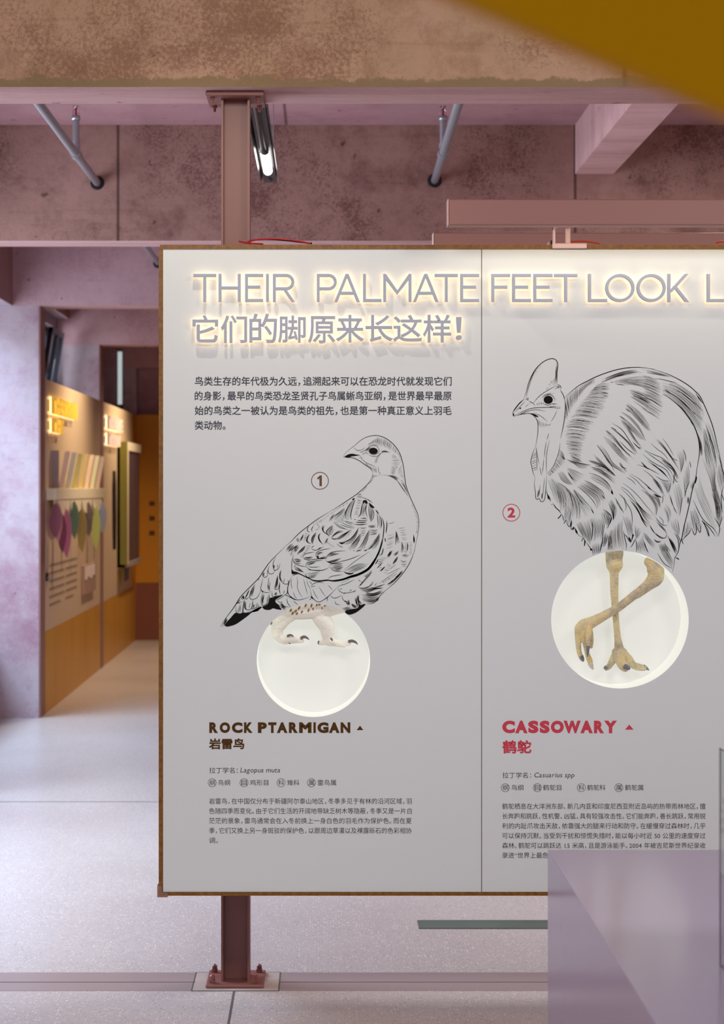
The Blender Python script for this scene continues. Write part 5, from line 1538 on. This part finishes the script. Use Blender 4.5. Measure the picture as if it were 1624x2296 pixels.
for s in ('620,548,18,-8 660,530,19,-10 700,545,12,-10 722,568,3,-10', '458,522,15,-30 490,508,14,-34 520,516,9,-34 536,532,3,-34', '1200,586,18,-8 1245,580,19,-10 1290,598,13,-10 1312,626,3,-10', '842,580,10,-6 832,600,9,-8 838,626,3,-8', '985,548,11,-60 998,562,12,-64 1004,580,5,-62', '475,606,6,-24 490,610,6,-26 498,620,2,-26', '272,350,8,-20 262,370,9,-22 254,388,3,-22'):
    nl = MB()
    c = chain(KP, s, 0.082)
    nl.tube([p[:3] for p in cr(c, 6)], [p[3] for p in cr(c, 6)], 10)
    nl.build('claw', M['claw'], pf, smooth=True)

# ------------------------------------------------------------------ picture lights over the display wall
for (yc, lab) in ((6.33, 'rose linear light bar on brackets in front of the top of the display wall'), (7.16, 'rear rose linear light bar lying behind and below the front one')):
    x0 = 0.401
    zb, zt = 2.5825, 2.6655
    t = thing('picture_light', lab, 'light', (1.7, yc, zb))
    B(x0, 2.95, yc - 0.03, yc + 0.03, zb, zt).build('bar', M['fixture'], t, bevel=0.004)
    B(x0 - 0.003, x0, yc - 0.03, yc + 0.03, zb, zt).build('end_cap', M['palepink'], t, bevel=0.001)
    B(x0 + 0.02, 2.93, yc + (0.03 if yc < 6.5 else -0.034), yc + (0.034 if yc < 6.5 else -0.03), zb + 0.006, zb + 0.03).build('diffuser', mat('warm_lit_diffuser', (255, 240, 215), 0.4, emit=(255, 226, 180), es=1.0), t)
    for cu in (1256, 2100):
        k = 6.54 / F
        xc = (cu - VX) * k + 0.03
        if yc < 6.5:
            am = MB()
            am.tube([(xc, YF + 0.012, Z1 + 0.006), (xc, YF + 0.012, zb + 0.03), (xc, yc + 0.02, zb + 0.03)], 0.0085, 12)
            am.build('arm', M['palepink'], t, smooth=False)
            B(xc - 0.05, xc - 0.042, YF + 0.004, YF + 0.03, Z1, zb + 0.04).box(xc - 0.05, xc - 0.042, yc + 0.02, YF + 0.03, zb + 0.02, zb + 0.04).build('stay', M['palepink'], t, bevel=0.001)
            B(xc - 0.054, xc + 0.06, YF - 0.012, YF + 0.06, Z1 - 0.013, Z1 + 0.004).build('clamp', M['palepink'], t, bevel=0.003)
        else:
            B(xc - 0.01, xc + 0.01, YB - 0.03, YB, Z1, zb + 0.04).box(xc - 0.01, xc + 0.01, YB - 0.03, yc - 0.028, zb + 0.02, zb + 0.04).build('arm', M['palepink'], t, bevel=0.002)

# cables lying on top of the box
def cable(pts, m, label, r=0.0028):
    q = [W(u, v, y) for u, v, y in pts]
    q = [(p.x, p.y, max(p.z, Z1 + r * 0.9)) for p in q]
    s = cr(q, 8)
    tag(MB().tube(s, r, 8).build('cable', m, smooth=True), label, 'cable')


cable([(536, 541, 6.72), (560, 545.5, 6.7), (590, 547, 6.68)], M['red'], 'short red cable end on the display wall top beside the steel post')
cable([(556, 543, 6.74), (575, 537.5, 6.73), (610, 535.5, 6.72), (650, 538, 6.71), (675, 542, 6.7), (694, 546, 6.68)], M['red'], 'red cable arching over the display wall top right of the steel post')
cable([(552, 545, 6.78), (566, 539, 6.78), (600, 536, 6.78), (650, 540, 6.78), (700, 546, 6.78)], M['black'], 'black cable beside the arching red cable on the display wall top')
cable([(1278, 542, 6.66), (1310, 541, 6.66), (1345, 546, 6.66)], mat('orange_red_cable', (220, 70, 40), 0.4), 'orange red cable behind the pale pink clamp on the display wall')
cable([(1606, 545, 6.66), (1618, 542, 6.66), (1640, 541, 6.66), (1665, 545, 6.66)], bpy.data.materials['orange_red_cable'], 'orange red cable at the right end of the plywood top')

# ------------------------------------------------------------------ foreground: plinth, glass case, hanging board
ZT = 0.80
yk = F * (CAMZ - ZT) / (1905 - VY)
xk = (1228.5 - VX) * yk / F
pl = B(xk, xk + 1.15, 2.2, yk, 0, ZT).build('plinth', M['lilac'], bevel=0.002)
tag(pl, 'glossy lilac plinth in the lower right foreground', 'plinth')
gy = F * (CAMZ - ZT) / (2165 - VY)
gx = (1613.5 - VX) * gy / F
gz = CAMZ - (1675 - VY) * gy / F
case = thing('glass_case', 'clear glass case standing on the lilac plinth at the right edge', 'display case', (gx + 0.3, gy - 0.5, ZT))
t = 0.008
B(gx, gx + t, 2.6, gy, ZT, gz).build('glass_pane', M['glass'], case)
B(gx + t, gx + 0.8, gy - t, gy, ZT, gz).build('glass_pane', M['glass'], case)
B(gx + t, gx + 0.8, 2.6, gy - t, gz - t, gz).build('glass_lid', M['glass'], case)
eg = mat('pale_glass_edge', (206, 210, 214), 0.2, spec=.6)
B(gx, gx + 0.0035, gy - 0.004, gy + 0.0003, ZT, gz).box(gx, gx + 0.0035, 2.6, gy, gz - 0.003, gz + 0.0005).build('glass_edge', eg, case)

yy = 1.0
bd = MB()
q = [W(880, -72, yy), W(1900, 364, yy), W(1900, -5000, yy), W(880, -5000, yy)]
bd.prism([(p.x, min(p.z, ZC)) for p in q], lambda a, b, d: (a, yy + d, b), 0.02)
tag(bd.build('hanging_board', M['yellow'], bevel=0.001), 'blurred mustard yellow board hanging from the ceiling in the upper right foreground', 'board')

# ------------------------------------------------------------------ the far gallery on the left
XP = XL                           # plane of the wall panels


def G(u, v, x=XP):
    y = x * F / (u - VX)
    return y, CAMZ - (v - VY) * y / F


def wp(name, y0, y1, z0, z1, m, label, cat, th=0.06):
    return tag(B(XP - th, XP, y0, y1, z0, z1).build(name, m, bevel=0.003), label, cat)


gp1 = wp('graphic_panel', 15.45, 19.27, 0.636, 2.60, M['tan'], 'tan graphic panel with hanging feathers in the far gallery, nearer one', 'display panel')
gp2 = wp('graphic_panel', 19.57, 22.55, 0.636, 2.60, M['tan'], 'tan graphic panel with the green case in the far gallery, further one', 'display panel')
wp('wood_cladding', 15.45, 19.27, 0.0, 0.634, M['wood'], 'amber wood base panel below the feather panel in the far gallery', 'base panel')
wp('wood_cladding', 19.57, YE - 0.275, 0.0, 0.634, M['wood'], 'darker amber wood base panel below the green case in the far gallery', 'base panel')
wp('amber_strip', 22.56, YE - 0.275, 0.636, 2.60, M['yellowwall'], 'narrow amber panel strip at the far end of the left gallery wall', 'panel')
tag(B(XP, -0.4, YE - 0.33, YE - 0.275, 0.66, 2.60).build('amber_cladding', M['yellowwall']), 'amber end wall panel closing the far gallery', 'panel')
tag(B(XP, -0.4, YE - 0.33, YE - 0.275, 0.0, 0.655).build('brown_cladding', M['brownbase']), 'rust brown base below the amber end wall panel', 'base panel')
for k in range(3):
    yq, zq = 22.9 - 0, 1.55 - k * 0.17
    B(-1.99, -1.93, YE - 0.336, YE - 0.331, zq, zq + 0.05).build('printed_mark', mat('brown_mark', (96, 58, 10), 0.7), bpy.data.objects['amber_cladding'])

# lit letter signs
ymat = mat('yellow_sign_letter', (236, 196, 84), 0.4, emit=(255, 196, 70), es=0.35)
wmat = mat('white_sign_letter', (236, 214, 206), 0.4, emit=(255, 222, 200), es=0.25)
hmat = mat('sign_glow', (255, 240, 210), 0.5, emit=(255, 226, 176), es=2.6)


def sign(y0, y1, z0, z1, n, m, label):
    t = thing('light_sign', label, 'sign', (XP, y0, z0))
    step = (y1 - y0) / n
    for i in range(n):
        a = y0 + i * step
        w_ = step * 0.74
        mb = MB()
        x0, x1 = XP + 0.022, XP + 0.048
        k = i % 4
        s = w_ * 0.24
        mb.box(x0, x1, a, a + s, z0, z1)
        if k != 2:
            mb.box(x0, x1, a + w_ - s, a + w_, z0, z1)
        if k in (0, 3):
            mb.box(x0, x1, a + s, a + w_ - s, z1 - 0.03, z1)
        if k in (1, 3):
            mb.box(x0, x1, a + s, a + w_ - s, (z0 + z1) / 2 - 0.012, (z0 + z1) / 2 + 0.012)
        if k == 2:
            for zz in (z0, (z0 + z1) / 2 - 0.012, z1 - 0.026):
                mb.box(x0, x1, a + s, a + w_, zz, zz + 0.026)
        lo = mb.build('sign_letter', m, t)
        B(XP + 0.014, XP + 0.021, a, a + w_, z0, z1).build('letter_glow', hmat, lo)
    B(XP + 0.001, XP + 0.013, y0, y1 - step * .26, z0 + 0.02, z1 - 0.02).build('sign_rail', m, t)


sign(15.62, 17.15, 2.335, 2.47, 9, ymat, 'long glowing yellow letter sign high on the feather panel')
sign(15.62, 16.25, 2.19, 2.30, 3, ymat, 'short glowing yellow sign below the long yellow letter sign')
sign(19.66, 21.05, 2.335, 2.47, 7, wmat, 'glowing white letter sign high on the panel with the green case')
sign(19.66, 20.80, 2.18, 2.295, 5, wmat, 'lower glowing white sign beneath the other white letter sign')

# scalloped shelf, leaning cards and hanging feathers
sh = thing('scalloped_shelf', 'cream scalloped shelf on the feather panel in the far gallery', 'shelf', (XP, 17.3, 1.66))
B(XP + 0.003, XP + 0.085, 15.47, 19.0, 1.66, 1.75).build('shelf_board', M['cream'], sh, bevel=0.004)
for i in range(4):
    yc = 15.98 + i * 0.78
    sc = MB()
    poly = [(-0.37, 0)] + [(-0.37 * math.cos(a * PI / 12), -0.13 * math.sin(a * PI / 12)) for a in range(1, 12)] + [(0.37, 0)]
    sc.prism(poly, lambda a, b, d, yc=yc: (XP + 0.04 + d, yc + a, 1.662 + b), 0.04)
    sc.build('scallop', M['cream'], sh)
cards = [('grey', (160, 146, 152)), ('pinkish white', (226, 208, 204)), ('bluish white', (206, 214, 216)), ('pale lime', (212, 214, 150)), ('pale yellow', (220, 206, 148)),
         ('orange tipped white', (232, 206, 184)), ('lime tipped white', (226, 224, 190)), ('blush white', (234, 210, 196))]
for i, (nm, c) in enumerate(cards):
    y0 = 15.75 + i * 0.43
    mb = MB()
    w0, hh, le = (0.041 if i else 0.06), 0.30, 0.055
    mb.add([(XP + 0.004 + d + (le if k else 0) * (0.0 if i == 0 else 1), y0 + q, 1.751 + (hh if k else 0)) for k in (0, 1) for q in (0, 0.02) for d in (0, w0)],
           [(0, 2, 3, 1), (4, 5, 7, 6), (0, 1, 5, 4), (2, 6, 7, 3), (0, 4, 6, 2), (1, 3, 7, 5)])
    o = mb.build('sample_card', mat(nm.replace(' ', '_') + '_card', c, 0.5, var=0.05, vscale=9), bevel=0.001)
    tag(o, '%s card leaning out on the scalloped shelf, %s' % (nm, ['first and nearest', 'second from the near end', 'third from the near end', 'fourth from the near end', 'fourth from the far end', 'third from the far end', 'second from the far end', 'last and furthest'][i]), 'card', 'leaning cards on the scalloped shelf')
leaves = [('dusty plum', 108, 134, 1128, 1206, (150, 92, 104)), ('light rose', 119, 137, 1126, 1217, (214, 142, 150)), ('deep plum', 128, 146, 1150, 1240, (140, 74, 92)), ('bright pink', 137, 157, 1140, 1252, (206, 122, 152)),
          ('sage green', 155, 174, 1122, 1209, (120, 148, 118)), ('mustard', 172, 191, 1138, 1240, (190, 166, 96)), ('grey brown', 188, 205, 1124, 1203, (120, 104, 102)), ('lime green', 205, 222, 1134, 1234, (166, 174, 96)), ('slate blue', 219, 236, 1124, 1196, (138, 144, 162))]
for i, (nm, ua, ub, va, vb, c) in enumerate(leaves):
    uc = (ua + ub) / 2
    y = max(15.49 + 0.09 * i, -2.06 * F / (uc - VX))
    a0, a1 = W(ua, va, y), W(ub, vb, y)
    hw, z1_, z0_ = (a1.x - a0.x) * 0.66, a0.z, a1.z
    xc = max((a0.x + a1.x) / 2, XP + hw + 0.004)
    poly = []
    for k in range(13):
        t_ = k / 12
        poly.append((xc + hw * (math.sin(PI * min(1, t_ * 0.98 + 0.02)) ** 0.75) * (0.5 + 0.5 * (1 - t_)) * 1.15 + 0.012 * t_, z1_ + (z0_ - z1_) * t_))
    for k in range(11, 0, -1):
        t_ = k / 12
        poly.append((xc - hw * (math.sin(PI * t_) ** 0.75) * (0.5 + 0.5 * t_) * 1.05 + 0.012 * t_, z1_ + (z0_ - z1_) * t_))
    fth = thing('felt_feather', '%s feather shape hanging below the scalloped shelf' % nm, 'feather', (xc, y, z1_), 'felt feathers below the scalloped shelf')
    mb = MB()
    mb.prism(poly, lambda a, b, d, y=y: (a, y + d, b), 0.012)
    mb.build('vane', mat(nm.replace(' ', '_') + '_felt', c, 0.8), fth)
    zt_ = 1.66
    if z1_ < zt_:
        MB().tube([(xc, y + 0.006, z1_ - 0.03), (min(xc, XP + 0.07), y + 0.006, zt_ + 0.002)], 0.004, 8).build('quill', M['cream'], fth)

# small prints on the tan panels
tb = MB()
for r in range(6):
    y0, z = 15.68, 1.13 - r * 0.062
    segs = ((0, 0.9), (1.0, 1.75)) if r else ((0, 1.75),)
    for a, b in segs:
        tb.box(XP, XP + 0.002, y0 + a, y0 + b - (0.25 if r == 5 else 0), z, z + 0.02)
tb.build('printed_lines', mat('brown_grey_print', (150, 128, 112), 0.7), gp1)
pc = thing('picture_block', 'pinkish picture block with pale figures low on the feather panel', 'picture', (XP, 17.9, 0.9))
B(XP + 0.003, XP + 0.03, 17.75, 18.65, 0.80, 1.06).build('card_base', mat('rose_brown_card', (176, 140, 126), 0.6), pc)
fgm = mat('pale_figure_print', (238, 222, 210), 0.6)
for k in range(4):
    B(XP + 0.03, XP + 0.036, 17.8 + k * 0.2, 17.93 + k * 0.2, 0.93 + 0.02 * (k % 2), 1.05).build('pale_figure', fgm, pc)
hk = thing('wall_hook', 'small dark hook on the edge of the feather panel beside the pale column', 'hook', (XP, 15.5, 1.05))
B(XP, XP + 0.012, 15.46, 15.56, 1.03, 1.09).build('hook_plate', M['black'], hk)
MB().tube([(XP + 0.01, 15.5, 1.05), (XP + 0.05, 15.5, 1.045), (XP + 0.055, 15.5, 1.07)], 0.007, 8).build('hook_arm', M['chrome'], hk)

# green case with striped front on the further panel
gc = thing('green_case', 'lime green wall case with dark striped front on the far graphic panel', 'display case', (XP, 21.7, 0.93))
gx0, gx1 = XP, XP + 0.106
cy0, cy1, cz0, cz1 = 20.87, 22.5, 0.92, 2.24
lime = mat('lime_green_paint', (160, 158, 70), 0.5)
B(gx0, gx1, cy0, cy0 + 0.03, cz0, cz1).box(gx0, gx1 - 0.02, cy0, cy1, cz0, cz0 + 0.03).box(gx0, gx0 + 0.03, cy0, cy1, cz0, cz1).build('case_body', lime, gc)
B(gx0, gx1, cy0 + 0.03, cy1, cz1 - 0.09, cz1).box(gx1 - 0.02, gx1, cy0 + 0.03, cy0 + 0.16, cz0 + 0.03, cz1 - 0.09).build('case_frame', M['cream'], gc)
for k in range(4):
    yq = cy0 + 0.2 + k * 0.35
    B(gx0 + 0.03, gx1 - 0.012, yq, yq + 0.25, cz0 + 0.03, cz1 - 0.09).build('dark_slat', mat('plum_slat', (88, 70, 78), 0.4), gc)
B(gx0 + 0.03, gx1, cy0 + 0.2, cy1, cz0, cz0 + 0.05).build('case_sill', mat('grey_sill', (176, 162, 164), 0.5), gc)
tag(MB().prism([(20.9, 0.88), (21.45, 0.88), (21.2, 0.70)], lambda a, b, d: (XP + d, a, b), 0.004).build('leaf_tag', mat('olive_tag', (178, 164, 56), 0.6)), 'olive leaf tag below the green case', 'tag')
tag(B(XP, XP + 0.004, 21.6, 22.1, 0.74, 0.885).build('info_tag', mat('slate_tag', (110, 114, 130), 0.6)), 'slate grey card below the green case, right of the olive tag', 'tag')
qx = XP + 0.02
dq = MB()
dq.prism([(20.42, 1.93), (20.50, 1.80), (20.52, 1.4), (20.46, 1.12), (20.40, 1.4), (20.38, 1.8)], lambda a, b, d: (XP + d * (0.2 + 0.8), a, b), 0.03)
tag(dq.build('dark_feather', mat('dark_brown_felt', (60, 44, 36), 0.8)), 'slim dark brown feather left of the green case', 'feather')
